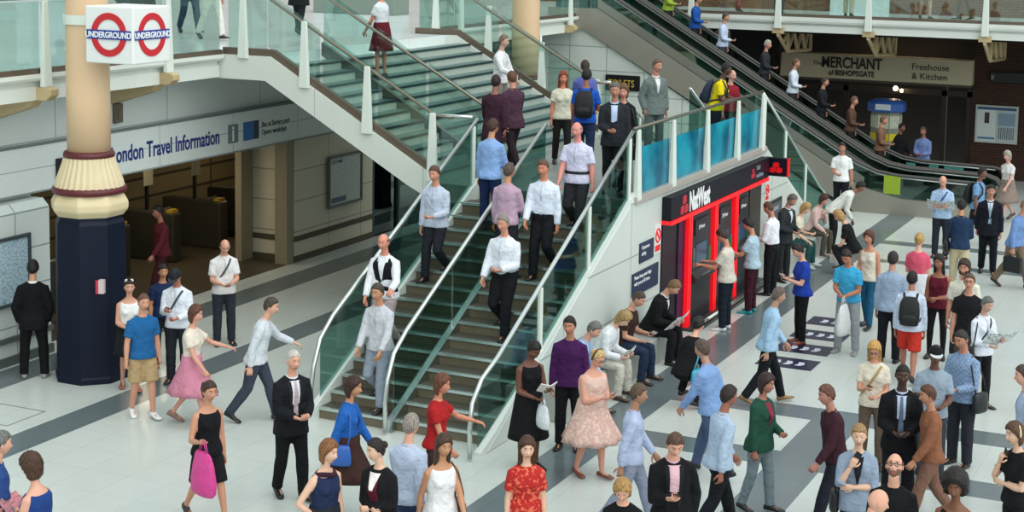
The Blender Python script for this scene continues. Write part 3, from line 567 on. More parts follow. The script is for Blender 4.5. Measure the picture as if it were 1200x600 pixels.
ARMS = {  # upper arm and forearm directions (out, forward, up), finger curl, palm direction
 'down': ((.14,.0,-1), (.06,.16,-1), .5, 'in'), 'hang': ((.2,-.03,-1), (.1,.10,-1), 1.25, 'in'),
 'phone': ((.1,.28,-1), (-.42,.85,.32), 1.0, 'up'), 'low': ((.12,.2,-1), (-.5,.85,-.12), .9, 'up'),
 'mouth': ((.12,.55,-.8), (-.5,.05,.95), 1.1, 'back'), 'chin': ((.1,.6,-.75), (-.52,.0,.85), .9, 'back'),
 'clasp': ((.12,.08,-1), (-.8,.55,-.08), .8, 'back'), 'fold': ((.1,.22,-1), (-.95,.4,.08), .4, 'back'),
 'rail': ((.25,.5,-.8), (.1,.85,-.2), .9, 'down'), 'fwd': ((.1,.38,-1), (-.05,.6,-.8), .6, 'in'), 'back': ((.14,-.4,-1), (.06,-.1,-1), .6, 'in'),
 'pocket': ((.3,-.2,-1), (-.2,.35,-1), .4, 'in'), 'read': ((.12,.3,-1), (-.3,.9,.2), .8, 'up'), 'out': ((.55,.5,-.6), (.35,.85,-.25), .4, 'down'),
 'knee': ((.1,.45,-.9), (-.25,.85,-.35), .7, 'down'), 'strap': ((.2,.1,-1), (-.4,.45,.85), 1.2, 'back'), 'bag': ((.1,.1,-1), (-.62,.72,-.25), 1.3, 'up'),
 'atm': ((.12,.5,-.85), (-.12,.95,.12), .3, 'down'), 'carry': ((.3,.1,-1), (.1,.9,.2), 1.3, 'up'), 'hip': ((.55,-.2,-.85), (-.65,.3,-.55), .6, 'in'),
}
def hand(mb, W, d, nrm, curl, side, k=1., mi=0):
    d = d.normalized(); nrm = (nrm - d*nrm.dot(d)).normalized(); s = d.cross(nrm)*side
    # s points to the thumb side
    rings = []
    for t, w, h in ((-.02,.026,.024), (.01,.03,.02), (.05,.04,.017), (.085,.042,.015), (.098,.036,.011)):
        rings.append([W + d*t*k + (s*math.cos(2*math.pi*i/10)*w + nrm*math.sin(2*math.pi*i/10)*h)*k for i in range(10)])
    mb.loft(rings, mi)
    for j, (o, L) in enumerate(((.030,.068), (.010,.076), (-.011,.071), (-.031,.056))):
        p = W + (d*.082 + s*o)*k; pts = [p]; ang = 0.12
        for q, fr in enumerate((.16,.42,.32,.26)):
            ang += curl*(.1,.75,.85,.6)[q]*(1+.06*j)
            p = p + (d*math.cos(ang) + nrm*math.sin(ang))*L*fr*k; pts.append(p)
        mb.tube(pts, [.0092*k,.0092*k,.0088*k,.008*k,.0058*k], 6, mi)
    p = W + (d*.02 + s*.028)*k; pts = [p]
    for dr, L in ((d*.55+s*.8+nrm*.2, .036), (d*.8+s*.35+nrm*.5, .032), (d*.85-s*.05*curl+nrm*(.3+.4*curl), .026)):
        p = p + dr.normalized()*L*k; pts.append(p)
    mb.tube(pts, [.014*k,.012*k,.0105*k,.007*k], 6, mi)
HA, HB, HC = .0755, .096, .118
def head_mesh(mb, M, fem, beard):
    nu, nv = 40, 34
    vs = []; tag_ = []
    for j in range(nv+1):
        th = math.pi*(.015 + .97*j/nv)
        for i in range(nu):
            u = -math.pi + 2*math.pi*i/nu; ph = u - .6*math.sin(u)
            e = Vector((math.sin(th)*math.sin(ph), -math.sin(th)*math.cos(ph), math.cos(th)))
            x, y, z = e.x*HA, e.y*HB, e.z*HC
            if z < -.015:
                q = min(1, (-.015-z)/.09); x *= 1-.26*q*q - (.05*q if fem else 0)
                if y > 0: y *= 1-.45*q
                else: y *= 1-.06*q
            if y < 0:
                y = max(y, -.088) if z > -.05 else y
                g = lambda a, b: math.exp(-a*a-b*b)
                zr = max(0, min(1, (z+.048)/.016)); zr *= max(0, min(1, (.018-z)/.05))
                y -= .028*math.exp(-(x/.0125)**2)*zr
                y += .0085*g((abs(x)-.031)/.017, (z-.010)/.012)
                y -= .004*g(x/.05, (z-.034)/.01)
                y -= .007*g(x/.021, (z+.066)/.011)
                y += .004*g(x/.022, (z+.0665)/.0028)
                y -= .009*g(x/.022, (z+.1)/.015)
                y -= .003*g((abs(x)-.042)/.016, (z+.018)/.014)
            vs.append((x, y, z))
    fs = []; ms = []
    for j in range(nv):
        for i in range(nu):
            f = (j*nu+i, (j+1)*nu+i, (j+1)*nu+(i+1)%nu, j*nu+(i+1)%nu)
            c = [sum(vs[q][a] for q in f)/4 for a in range(3)]; mi = 0
            if c[1] < -.05:
                if abs(c[0]) < .024 and -.076 < c[2] < -.058: mi = 1
                elif .016 < abs(c[0]) < .047 and .0265 < c[2] < .0365: mi = 4
            if beard and c[2] < -.035 and c[1] < .02 and mi == 0 and not (c[2] > -.05 and abs(c[0]) < .03): mi = 4
            fs.append(f); ms.append(mi)
    fs += [tuple(range(nu)), tuple(range(nv*nu, nv*nu+nu))[::-1]]; ms += [0, 0]
    o = len(mb.v); mb.v += [tuple(M @ Vector(v)) for v in vs]; mb.f += [tuple(i+o for i in f) for f in fs]; mb.m += ms
    for sd in (-1, 1):
        b = MB().ball((sd*.031, -.0735, .010), (.0125,.0115,.0085), 12, 9, 2)
        for q, f in enumerate(b.f):
            c = [sum(b.v[i][a] for i in f)/len(f) for a in range(3)]
            if abs(c[0]-sd*.031) < .0072 and c[1] < -.075: b.m[q] = 3
        b.xf(M); mb.add(b.v, b.f); mb.m[-len(b.f):] = b.m
        e = MB().ball((0,0,0), (.011,.02,.032), 8, 8).xf(M @ Matrix.Translation((sd*.0755,.008,-.004)) @ Matrix.Rotation(sd*R(18),4,'Z') @ Matrix.Rotation(R(-8),4,'X'))
        mb.add(e.v, e.f, 0)
def hairmat(c):
    key = ('hair', c)
    if key in MATS: return MATS[key]
    m, nt, out = new_mat('mat_hair'); b = nt.nodes.new('ShaderNodeBsdfPrincipled'); b.inputs['Roughness'].default_value = .5; b.inputs['Specular IOR Level'].default_value = .35
    tc = nt.nodes.new('ShaderNodeTexCoord'); mp = nt.nodes.new('ShaderNodeMapping'); mp.inputs['Scale'].default_value = (95,95,16)
    n = nt.nodes.new('ShaderNodeTexNoise'); n.inputs['Scale'].default_value = 1; n.inputs['Detail'].default_value = 2
    nt.links.new(tc.outputs['Object'], mp.inputs[0]); nt.links.new(mp.outputs[0], n.inputs['Vector'])
    r = nt.nodes.new('ShaderNodeValToRGB'); L = lin(c); r.color_ramp.elements[0].position = .35; r.color_ramp.elements[0].color = tuple(x*.45 for x in L[:3])+(1,); r.color_ramp.elements[1].position = .7; r.color_ramp.elements[1].color = tuple(min(1,x*1.35+.01) for x in L[:3])+(1,)
    nt.links.new(n.outputs['Fac'], r.inputs[0]); nt.links.new(r.outputs[0], b.inputs['Base Color'])
    bp = nt.nodes.new('ShaderNodeBump'); bp.inputs['Strength'].default_value = .8; bp.inputs['Distance'].default_value = .01; nt.links.new(n.outputs['Fac'], bp.inputs['Height']); nt.links.new(bp.outputs[0], b.inputs['Normal'])
    nt.links.new(b.outputs[0], out.inputs[0]); MATS[key] = m
    return m
def hair_mesh(style, M, seed):
    mb = MB(); nu, nv = 34, 24
    th = {'short':.011,'crop':.006,'ring':.008,'bob':.02,'long':.018,'bun':.012,'pony':.012,'curly':.034,'afro':.055,'side':.016,'thin':.006}[style]
    # hairline height by azimuth from the face: forehead, temple, ear, behind the ear, nape
    if style == 'ring': hl = [2,2,.5,-.12,-.35,-.5,-.5]; top = .42
    else: hl = [.62,.6,.42,-.10,-.35,-.55,-.6]; top = 9
    if style in ('bob','long','curly','afro'): hl = [.60,.55,.25,-.35,-.6,-.7,-.7]
    vs = []
    for j in range(nv+1):
        t = math.pi*(.02+.8*j/nv)
        for i in range(nu):
            ph = 2*math.pi*i/nu
            e = Vector((math.sin(t)*math.sin(ph), -math.sin(t)*math.cos(ph), math.cos(t)))
            az = abs(math.atan2(math.sin(ph), math.cos(ph)))/math.pi*6; k = min(5, int(az)); h = lerp(hl[k], hl[k+1], az-k)
            inside = e.z > h and e.z < top
            rr = th*(1+.8*max(0,e.z)) + (.012 if style in ('curly','afro') else .006)*noise.noise((e.x*5+seed, e.y*5, e.z*5))
            r = 1.0
            if not inside: r = .9; rr = 0
            z = e.z*HC; x = e.x*HA; y = e.y*HB
            if z < -.015:
                q = min(1, (-.015-z)/.09); x *= 1-.2*q*q
                if y > 0: y *= 1-.25*q
            v = Vector((x, y, z)); v = v*r + e*rr
            vs.append(v)
    fs = []
    for j in range(nv):
        for i in range(nu): fs.append((j*nu+i, (j+1)*nu+i, (j+1)*nu+(i+1)%nu, j*nu+(i+1)%nu))
    fs += [tuple(range(nu)), tuple(range(nv*nu, nv*nu+nu))[::-1]]
    mb.add(vs, fs)
    drop = {'bob':-.13,'long':-.29,'curly':-.12,'afro':-.09,'side':0}.get(style, 0)
    if drop:
        rings = []; n = 34; lv = 9
        for k in range(lv):
            f = k/(lv-1); z = lerp(.035, drop, f); ring = []
            for i in range(n):
                ph = 2*math.pi*i/n; az = abs(math.atan2(math.sin(ph), math.cos(ph)))
                lim = (R(66) + R(16)*min(1,f*1.6)) if style != 'afro' else R(60)
                bulge = {'curly':.028,'afro':.045}.get(style, .012) + .008*noise.noise((math.sin(ph)*3+seed, math.cos(ph)*3, f*4))
                rx = HA + bulge + .012*f*(style == 'long'); ry = HB + bulge
                back = .02*f
                if f > .35: ry *= 1-.25*min(1,(f-.35)*2)
                taper = 1-.35*max(0, f-.75)*4 if f > .75 else 1
                if az < lim: rx *= .38; ry *= .08
                ring.append(Vector((math.sin(ph)*rx*taper, -math.cos(ph)*ry*taper + back, z)))
            rings.append(ring)
        mb.loft(rings[::-1])
    if style == 'bun': mb.ball((0,.105,.035), (.042,.038,.04), 12, 9)
    if style == 'pony': mb.tube([(0,.09,.05),(0,.13,.045),(0,.145,-.02),(0,.13,-.12)], [.02,.032,.034,.01], 10)
    return mb.xf(M)

def mixhex(a, b, t):
    return '#' + ''.join('%02x' % int(lerp(int(a[i:i+2],16), int(b[i:i+2],16), t)) for i in (1,3,5))
def figure(spec):
    sp = {'arm': ('down','down'), 'legs': 'stand', 'lean': 2, 'hy': 0, 'hp': 5, 'fat': 1., 'fem': 0, 'h': 1.75, 'skin': '#d9a488', 'hair': ('short','#2a1c14'),
          'top': ('tee','#ffffff'), 'bot': ('trousers','#15171c'), 'shoe': '#141414', 'vox': .017}
    sp.update(spec); S = sp['h']/1.755; fat = sp['fat']; fem = sp['fem']; seed = sp['id']*3.17; vox = sp['vox']
    lean = R(sp['lean'])
    sh = .92 if fem else 1.
    # legs: (thigh forward, knee bend, out, toe drop) for the person's left and right
    LG = {'stand': ((3,4,4,0),(2,4,4,0)), 'rest': ((8,14,6,0),(0,2,5,0)), 'walk': ((22,8,1,-6),(-14,22,1,24)), 'walk2': ((-14,22,1,24),(22,8,1,-6)), 'step': ((24,34,2,0),(6,14,2,4)), 'step2': ((6,14,2,4),(24,34,2,0)),
          'up': ((48,50,2,0),(2,6,2,6)), 'sit': ((84,84,8,0),(82,88,8,0)), 'sitcross': ((84,60,3,15),(82,88,6,0)), 'crouch': ((95,125,10,0),(70,120,8,20)), 'wide': ((4,6,9,0),(4,6,9,0)), 'small': ((12,8,2,0),(-6,12,2,10)), 'dn': None, 'dn2': None}[sp['legs']]
    hips, knees, ankles, toes = [], [], [], []
    if LG is None:     # one foot a step lower: rear ankle, front ankle measured from the hips
        rear, front = (.155,-.64), (-.150,-.64-sp.get('drop',.159)/S)
        LG = []
        for y_, z_ in ((rear, front) if sp['legs'] == 'dn' else (front, rear)):
            d_ = min(.805, math.hypot(y_, z_)); al = math.acos((.41**2+d_*d_-.40**2)/(2*.41*d_)); be = math.acos((.41**2+.40**2-d_*d_)/(2*.41*.40))
            LG.append((math.degrees(math.atan2(-y_, -z_)+al), 180-math.degrees(be), 2, 0))
    for sd, (a, k, ab, td) in zip((1,-1), LG):
        a, b, ab = R(a), R(a-k), R(ab)
        h = Vector((sd*.088, 0, -.02)); kn = h + Vector((sd*math.sin(ab)*.7, -math.sin(a), -math.cos(a)*math.cos(ab)))*.41
        an = kn + Vector((sd*math.sin(ab)*.25, -math.sin(b), -math.cos(b)))*.40
        hips.append(h); knees.append(kn); ankles.append(an)
        toes.append(R(td))
    def foot_pts(i):
        c, s = math.cos(toes[i]), math.sin(toes[i]); an = ankles[i]
        return [an + Vector((0, y*c - z*s, z*c + y*s)) for y, z in ((.06,-.08), (-.20,-.08))]
    low = min(p.z for i in (0,1) for p in foot_pts(i))
    if sp['legs'] in ('dn','dn2'): low = max(min(p.z for p in foot_pts(0)), min(p.z for p in foot_pts(1)))
    rz = (-low if 'seat' not in sp else (sp['seat']/S + .14)) + .004
    up = Vector((0,0,rz))
    cl, sl = math.cos(lean), math.sin(lean)
    def tp(x, y, t): return Vector((x, y*cl - t*sl, t*cl + y*sl)) + up
    # arms
    shs, els, wrs, hands = [], [], [], []
    for sd, nm in zip((1,-1), sp['arm']):
        u, f, curl, pd = ARMS[nm]
        u = Vector((u[0]*sd, -u[1], u[2])).normalized(); f = Vector((f[0]*sd, -f[1], f[2])).normalized()
        if nm not in ('down','hang','fwd','back','bag'):
            Rm = Matrix.Rotation(lean*.8, 3, 'X'); u = Rm @ u; f = Rm @ f
        p = tp(sd*.168*sh*(1+.5*(fat-1)), .0, .438); e = p + u*.285; w = e + f*.245
        nrm = {'in': Vector((-sd,.2,0)), 'up': Vector((-sd*.5,.1,.9)), 'back': Vector((-sd*.2,1,.1)), 'down': Vector((0,.1,-1))}[pd]
        shs.append(p); els.append(e); wrs.append(w); hands.append((w, f, nrm, curl, sd))
    # ---- body
    mb = MB()
    mb.loft([[v+up for v in T(t, rx*(sh if t > .3 else 1.)*fat, ry*fat, lean, yo)] for t, rx, ry, yo in TORSO])
    nb = tp(0,.012,.50); nt_ = tp(0,-.012,.625)
    mb.tube([nb, tp(0,.0,.57), nt_ , tp(0,-.02,.67)], [.064,.054 if not fem else .049,.052 if not fem else .047,.05], 14)
    af = (1+.6*(fat-1))*(.9 if fem else 1)
    for i in (0,1):
        p, e, w = shs[i], els[i], wrs[i]
        mb.tube([tp((1,-1)[i]*.10,.0,.438), p, lerp(p,e,.35), lerp(p,e,.8), e, lerp(e,w,.25), lerp(e,w,.7), w], [r*af for r in (.055,.058,.05,.043,.041,.043,.034,.027)], 12)
        mb.tube([tp((1,-1)[i]*.03,.012,.535), tp((1,-1)[i]*.08,.008,.488), p], [.035,.042,.045], 10)
        h, k, a = hips[i]+up, knees[i]+up, ankles[i]+up
        mb.tube([h+Vector((0,0,.04)), h, lerp(h,k,.3), lerp(h,k,.75), k, lerp(k,a,.3), lerp(k,a,.65), a], [r*af for r in (.075,.088,.083,.062,.055,.056,.043,.037)], 14)
        c, s = math.cos(toes[i]), math.sin(toes[i])
        mb.tube([a+Vector((0,.02,0)), a + Vector((0,-.03*c+.035*s,-.035*c-.03*s)), a + Vector((0,-.12*c+.05*s,-.05*c-.12*s)), a + Vector((0,-.16*c+.056*s,-.056*c-.16*s))], [.033,.026,.017,.010], 10)
    HM = Matrix.Translation(tp(0,-.012,.62)) @ Matrix.Rotation(R(sp['hy']),4,'Z') @ Matrix.Rotation(lean*.5+R(sp['hp']),4,'X') @ Matrix.Translation((0,-.022,.118))
    Sm = Matrix.Diagonal((S,S,S,1))
    mb.xf(Sm)
    skin = plain(sp['skin'], .5, 0, .05, 14)
    hc = sp['hair'][1]
    mats = [skin, plain({'#':'#'}.get(0) or sp.get('lip', '#a8584e' if sp['skin'] > '#8' else '#5a2c26'), .5), plain('#cfc9c2', .4), plain('#1d1410', .25), plain(sp.get('beard') or mixhex(hc if hc < '#c' else '#8a6a45', sp['skin'], .35), .8)]
    body = mb.build('person', mats, remesh=vox*.9, sm=3)
    body.location = sp['loc']; body.rotation_euler = (0,0,R(sp['rz']))
    tag(body, sp['label'], 'person', sp.get('group'))
    ex = MB(); head_mesh(ex, HM, fem, sp.get('beard'))
    for W, d, nrm, curl, sd in hands: hand(ex, W, d, nrm, curl, sd, .93 if fem else 1.)
    ex.xf(Sm); EXTRA[body.name] = ex
    # ---- hair
    if sp['hair'][0] != 'bald':
        hair_mesh(sp['hair'][0], Sm @ HM, seed).build('hair', hairmat(hc), body, smooth=True)
    # ---- trousers or skirt
    bt, bc = sp['bot'][0], sp['bot'][1]
    bmat = patterned(*sp['bot'][2]) if len(sp['bot']) > 2 else cloth(bc)
    o = .012
    seated = sp['legs'] in ('sit','sitcross','crouch')
    if bt in ('trousers','shorts','leggings'):
        b = MB(); frac = {'trousers': 1., 'leggings': 1., 'shorts': .0}[bt]
        ease = {'trousers': .010, 'leggings': .0, 'shorts': .014}[bt]
        b.loft([[v+up for v in T(t, (rx+o)*fat, (ry+o)*fat, lean, yo)] for t, rx, ry, yo in TORSO if t < .15])
        for i in (0,1):
            h, k, a = hips[i]+up, knees[i]+up, ankles[i]+up
            pts = [h+Vector((0,0,.03)), h+Vector((0,.005,-.01)), lerp(h,k,.3), lerp(h,k,.7), k]; rad = [.075,.090,.090,.073,.065]
            if frac: pts += [lerp(k,a,.3), lerp(k,a,.65), lerp(k,a,.93), a + (a-k).normalized()*.022]; rad += [.067,.058,.056,.058] if bt == 'trousers' else [.062,.05,.042,.04]
            else: pts = pts[:4] + [lerp(h,k,.95)]; rad = [.075,.092,.096,.092,.09]
            b.tube(pts, [r*af+ease for r in rad], 16)
        b.xf(Sm).build({'trousers':'trousers','leggings':'leggings','shorts':'shorts'}[bt], bmat, body, remesh=vox, sm=3)
    elif bt == 'skirt':
        ln = sp.get('hem', .42); b = MB(); rings = []
        cy = (knees[0].y + knees[1].y)/2; sy = abs(knees[0].y-knees[1].y)/2
        for k in range(9):
            f = k/8; t = lerp(.15, -ln, f); fl = sp.get('flare', 1.)
            rx, ry, yo = torso_at(max(t, -.0)); g = max(0, -t)/.5
            n = 36; ring = []
            for i in range(n):
                a = 2*math.pi*i/n; wv = 1 + .05*fl*g*math.sin(a*9+seed) if fl > 1 else 1 + .015*math.sin(a*5+seed)*g
                x = math.cos(a)*(rx+.034+ .09*fl*g)*fat*wv; y = math.sin(a)*((ry+.034)*fat+.09*fl*g+sy*g*1.3)*wv + yo + cy*g*1.2
                if t > 0: ring.append(Vector((x, y*cl-t*sl, t*cl+y*sl))+up)
                else: ring.append(Vector((x, y, t))+up)
            rings.append(ring)
        inner = [[lerp(p, Vector((0, cy*.8, p.z)), .06) for p in r] for r in rings[::-1]]
        b.loft(rings + inner)
        b.xf(Sm).build('skirt', bmat, body, smooth=True)
    # ---- shoes
    sm_ = plain(sp['shoe'], .45, 0, .08, 10)
    for i in (0,1):
        b = MB(); a = ankles[i]+up; c, s = math.cos(toes[i]), math.sin(toes[i]); prof = []
        low_cut = sp.get('sandal')
        for y, w, z0, z1 in ((.068,.026,-.079,-.03),(.05,.036,-.08,.0 if not low_cut else -.03),(.0,.038,-.08,.012 if not low_cut else -.05),(-.05,.041,-.08,-.012 if not low_cut else -.055),(-.11,.048,-.08,-.038),(-.16,.046,-.08,-.05),(-.2,.028,-.078,-.058)):
            ring = []
            for q in range(12):
                an = 2*math.pi*q/12; x = math.cos(an)*w; z = (z0+z1)/2 + math.sin(an)*(z1-z0)/2
                if math.sin(an) < -.2: z = z0
                y2, z2 = y*c - z*s, z*c + y*s
                xo = x + (1,-1)[i]*(-y)*.14
                ring.append(a + Vector((xo, y2, z2)))
            prof.append(ring)
        b.loft(prof).xf(Sm).build('shoe', sm_, body, smooth=True)
    # ---- top
    tt, tc = sp['top'][0], sp['top'][1]
    tmat = patterned(*sp['top'][2]) if len(sp['top']) > 2 else cloth(tc)
    heavy = tt in ('jacket','coat','cardigan','hoodie')
    o = .020 if heavy else .013
    hem = {'tee':-.06,'shirt':-.07,'short':-.07,'polo':-.07,'tank':-.05,'jacket':-.15,'coat':-.28,'cardigan':-.12,'hoodie':-.08,'dress':.0,'blouse':-.05,'tucked':.06}.get(tt, -.06)
    hem = sp.get('tophem', hem)
    if seated: hem = max(hem, -.03)
    if bt == 'skirt' and not heavy: hem = max(hem, .06)
    b = MB(); lv = [hem] + [t for t in (-.2,-.14,-.07,0,.07,.14,.20,.29,.37,.43,.475,.505,.53) if t > hem+.02]
    rings = []
    top_t = .49 if tt in ('tank','dress') else .53
    for t in lv:
        if t > top_t: break
        rx, ry, yo = torso_at(max(t, 0)); e = o + (.012 if .1 < t < .25 and not fem else 0) + max(0,-t)*.10
        if t < .1 and hem < .0: e += .016*min(1,(.1-t)/.1); ry += .012*min(1,(.1-t)/.1)
        shk = sh if t > .3 else 1
        rr = T(t, (rx*shk+e)*fat, (ry+e)*fat, lean, yo, 22, seed, .05 if t < .42 else .01)
        if fem and .27 < t < .40:
            for v in rr:
                pass
        rings.append([v+up for v in rr])
    b.loft(rings)
    if fem:
        for sd in (1,-1): b.ball(tp(sd*.068,-.085*fat-.01,.335), (.062,.05,.06), 12, 8)
    if fat > 1.12 : b.ball(tp(0,-.055*fat,.13), (.13*fat,.10*fat,.13), 14, 10)
    sl_ = {'tee':.55,'polo':.6,'short':.62,'blouse':.45}.get(tt, 0 if tt in ('tank','dress') else 2)
    so_ = .012 if not heavy else .019
    for i in (0,1):
        p, e, w = shs[i], els[i], wrs[i]; st = tp((1,-1)[i]*.10,.0,.432)
        if sl_: b.tube([tp((1,-1)[i]*.045,.01,.515), tp((1,-1)[i]*.09,.006,.482), lerp(tp((1,-1)[i]*.14,.0,.45), p, .5)], [.038+so_, .042+so_, .044+so_], 10)
        so = .012 if not heavy else .018
        if sl_ == 0:
            b.tube([tp((1,-1)[i]*.08,.0,.44), lerp(st,p,.75)+Vector((0,0,.008))], [.062*af+.006, .058*af+.004], 12)
            continue
        pts = [st, p, lerp(p,e,.35)]; rad = [.055*af+so, .056*af+so, .052*af+so+.002]
        if sl_ < 1: pts += [lerp(p,e,sl_), lerp(p,e,sl_+.12)]; rad += [.05*af+so+.006, .05*af+so+.009]
        elif sp.get('rolled'): pts += [lerp(p,e,.8), e, lerp(e,w,.12), lerp(e,w,.2)]; rad += [.046*af+so, .045*af+so, .046*af+so+.004, .046*af+so+.006]
        else: pts += [lerp(p,e,.8), e, lerp(e,w,.3), lerp(e,w,.7), lerp(e,w,.97)]; rad += [.046*af+so, .045*af+so+.002, .045*af+so, .038*af+so, .034*af+so]
        b.tube(pts, rad, 14)
    nm = {'tee':'t_shirt','polo':'polo_shirt','short':'shirt','shirt':'shirt','tucked':'shirt','tank':'sleeveless_top','jacket':'jacket','coat':'coat','cardigan':'cardigan','hoodie':'sweatshirt','dress':'dress_bodice','blouse':'blouse'}[tt]
    b.xf(Sm).build(nm, tmat, body, remesh=vox, sm=2)
    if 'vest' in sp:
        g = MB(); g.loft([[v+up for v in T(t, (torso_at(t)[0]+.024)*fat, (torso_at(t)[1]+.024)*fat, lean, torso_at(t)[2], 22)] for t in (.0,.07,.14,.20,.29,.37,.42,.455)])
        for i in (0,1): g.tube([tp((1,-1)[i]*.07,.0,.44), tp((1,-1)[i]*.125,.0,.475)], [.085,.07], 12)
        g.xf(Sm).build('waistcoat', cloth(sp['vest']), body, remesh=vox, sm=2)
        sp['inner'] = (tc, 'v'); o = .026
    # ---- patches on the chest: open jacket fronts, ties, collars
    def patch(name, m, t0, t1, w0, w1, off, wpow=1., th=.008, c0=0., c1=0.):
        g = MB(); N = 12; K = 8; A = []
        for j in range(N+1):
            t = lerp(t0, t1, j/N); rx, ry, yo = torso_at(max(t,0)); w = lerp(w0, w1, (j/N)**wpow)
            for q in range(K+1):
                x = lerp(-w, w, q/K) + lerp(c0, c1, j/N); rxx = (rx*(sh if t > .3 else 1)+o)*fat; ryy = (ry+o)*fat + (.032*math.exp(-((t-.335)/.06)**2) if fem else 0) + (.06*fat*math.exp(-((t-.13)/.11)**2)*1.2 if fat > 1.12 else 0)
                y = -ryy*math.sqrt(max(.05, 1-min(.98,(x/rxx)**2)))**.9 + yo - off + (max(0,-t)*-.09)
                if t < 0: y -= .008
                A.append((Vector((x, y*cl-max(t,0)*sl if t > 0 else y, t*cl+y*sl if t > 0 else t))+up))
        n = K+1; fs = [(j*n+q, j*n+q+1, (j+1)*n+q+1, (j+1)*n+q) for j in range(N) for q in range(K)]
        Bk = [a + Vector((0, th*4, 0)) for a in A]; off_ = len(A)
        rim = [q for q in range(n)] + [j*n+K for j in range(1,N+1)] + [N*n+q for q in range(K-1,-1,-1)] + [j*n for j in range(N-1,0,-1)]
        fs2 = [tuple(i+off_ for i in f[::-1]) for f in fs] + [(rim[i], rim[i]+off_, rim[(i+1)%len(rim)]+off_, rim[(i+1)%len(rim)]) for i in range(len(rim))]
        g.add(A+Bk, fs+fs2); return g.xf(Sm).build(name, m, body, smooth=True)
    if 'inner' in sp:
        ic, wide = sp['inner']
        if wide == 'v': patch('shirt_front', cloth(ic), .20, .505, .006, .062, .004)
        else: patch('shirt_front', cloth(ic), -.06, .505, .05, .062, .006)
    if tt == 'jacket':
        wide = sp.get('inner', ('','v'))[1] != 'v'
        for sd in (1,-1):
            patch('lapel', plain(tc, .8, 0, .1, 9, .5, 16, 0, .35), .18 if not wide else .02, .50, .006, .022, .014, .6, .012, sd*(.010 if not wide else .052), sd*.074)
        if wide and 'inner' in sp: pass
    if 'under' in sp: patch('vest_top', cloth(sp['under']), .335, .505, .02, .066, .012)
    if 'tie' in sp: patch('tie', cloth(sp['tie']), .10, .50, .032, .014, .013)
    if 'print' in sp: patch('printed_front', patterned(*sp['print']), .2, .40, .09, .09, .006)
    if tt in ('shirt','short','tucked') and 'vest' not in sp and len(sp['top']) < 3: patch('button_placket', cloth(mixhex(tc, '#20242c', .14)), max(hem,-.05), .50, .013, .013, .004, 1., .006)
    if tt in ('shirt','short','polo','tucked','jacket') and sp.get('collar', 1):
        cc = sp['inner'][0] if 'inner' in sp else tc
        c = MB(); rings = []
        for t, r in ((.505,.083),(.545,.068),(.562,.067),(.555,.058),(.52,.055)):
            rings.append([tp(r*1.05*math.cos(a), r*math.sin(a)-.002, t - .018*(math.sin(a) < -.5)) for a in [2*math.pi*i/20 for i in range(20)]])
        c.loft(rings, cap=False).xf(Sm).build('collar', cloth(cc), body, smooth=True)
    if 'belt' in sp:
        c = MB(); rings = []
        for t, e in ((.085,.014),(.085,.03),(.125,.03),(.125,.014)):
            rx, ry, yo = torso_at(t); rings.append([v+up for v in T(t, (rx+e)*fat, (ry+e)*fat, lean, yo, 24)])
        c.loft(rings).xf(Sm).build('belt', plain(sp['belt'], .5), body, smooth=True)
    if sp.get('scarf'):
        c = MB(); c.tube([tp(.10*math.cos(a), .085*math.sin(a)-.005, .50+.012*math.sin(a*2)) for a in [2*math.pi*i/16 for i in range(17)]], .026, 10)
        c.xf(Sm).build('scarf', cloth(sp['scarf']), body, smooth=True)
    if sp.get('strapc'):
        c = MB(); pts = []
        for q in range(9):
            f = q/8; t = lerp(.50, .05, f); x = lerp(.10, -.17, f); rx, ry, yo = torso_at(max(t,0)); y = -(ry+o+.012)*fat*math.sqrt(max(.05, 1-min(.95,(x/((rx+o)*fat))**2)))
            pts.append(tp(x, y, t))
        c.tube(pts, .016, 8, flat=.3, up=(0,-1,0)).xf(Sm).build('bag_strap', plain(sp['strapc'], .6), body, smooth=True)
    # ---- on the head
    HS = Sm @ HM
    if sp.get('glasses'):
        c = MB()
        for sd in (1,-1):
            c.tube([(sd*.032+.021*math.cos(a), -.094, .008+.017*math.sin(a)) for a in [2*math.pi*i/14 for i in range(15)]], .003, 6)
            c.tube([(sd*.053,-.093,.012),(sd*.074,-.06,.014),(sd*.079,.01,.012)], .003, 6)
        c.tube([(-.011,-.094,.010),(0,-.101,.013),(.011,-.094,.010)], .003, 6)
        c.xf(HS).build('glasses', plain(sp['glasses'] if isinstance(sp['glasses'], str) else '#15130f', .3), body, smooth=True)
    if sp.get('cap'):
        c = MB(); rings = []
        for k in range(8):
            f = k/7; z = lerp(.025, .135, f); q = math.sqrt(max(.02, 1-f**2.2))
            rings.append([(math.cos(a)*.090*q, math.sin(a)*.112*q, z) for a in [2*math.pi*i/24 for i in range(24)]])
        c.loft(rings)
        c.xf(HS).build('cap', cloth(sp['cap']), body, smooth=True)
        v = MB(); v.loft([[(math.cos(a)*.078*k, -.075 - math.sin(a)*.105*k, .036 - .014*math.sin(a)*k + dz) for a in [math.pi*i/12 for i in range(13)]] for k, dz in ((1,0),(1,.008))])
        v.xf(HS).build('cap_peak', plain(sp.get('peak', sp['cap']), .6), body, smooth=False)
    if sp.get('band'):
        c = MB(); c.tube([(math.cos(a)*.092, .012+.01*math.sin(a), math.sin(a)*.125+.008) for a in [math.pi*(-.05+1.1*i/18) for i in range(19)]], .013, 8)
        c.xf(HS).build('headband', cloth(sp['band']), body, smooth=True)
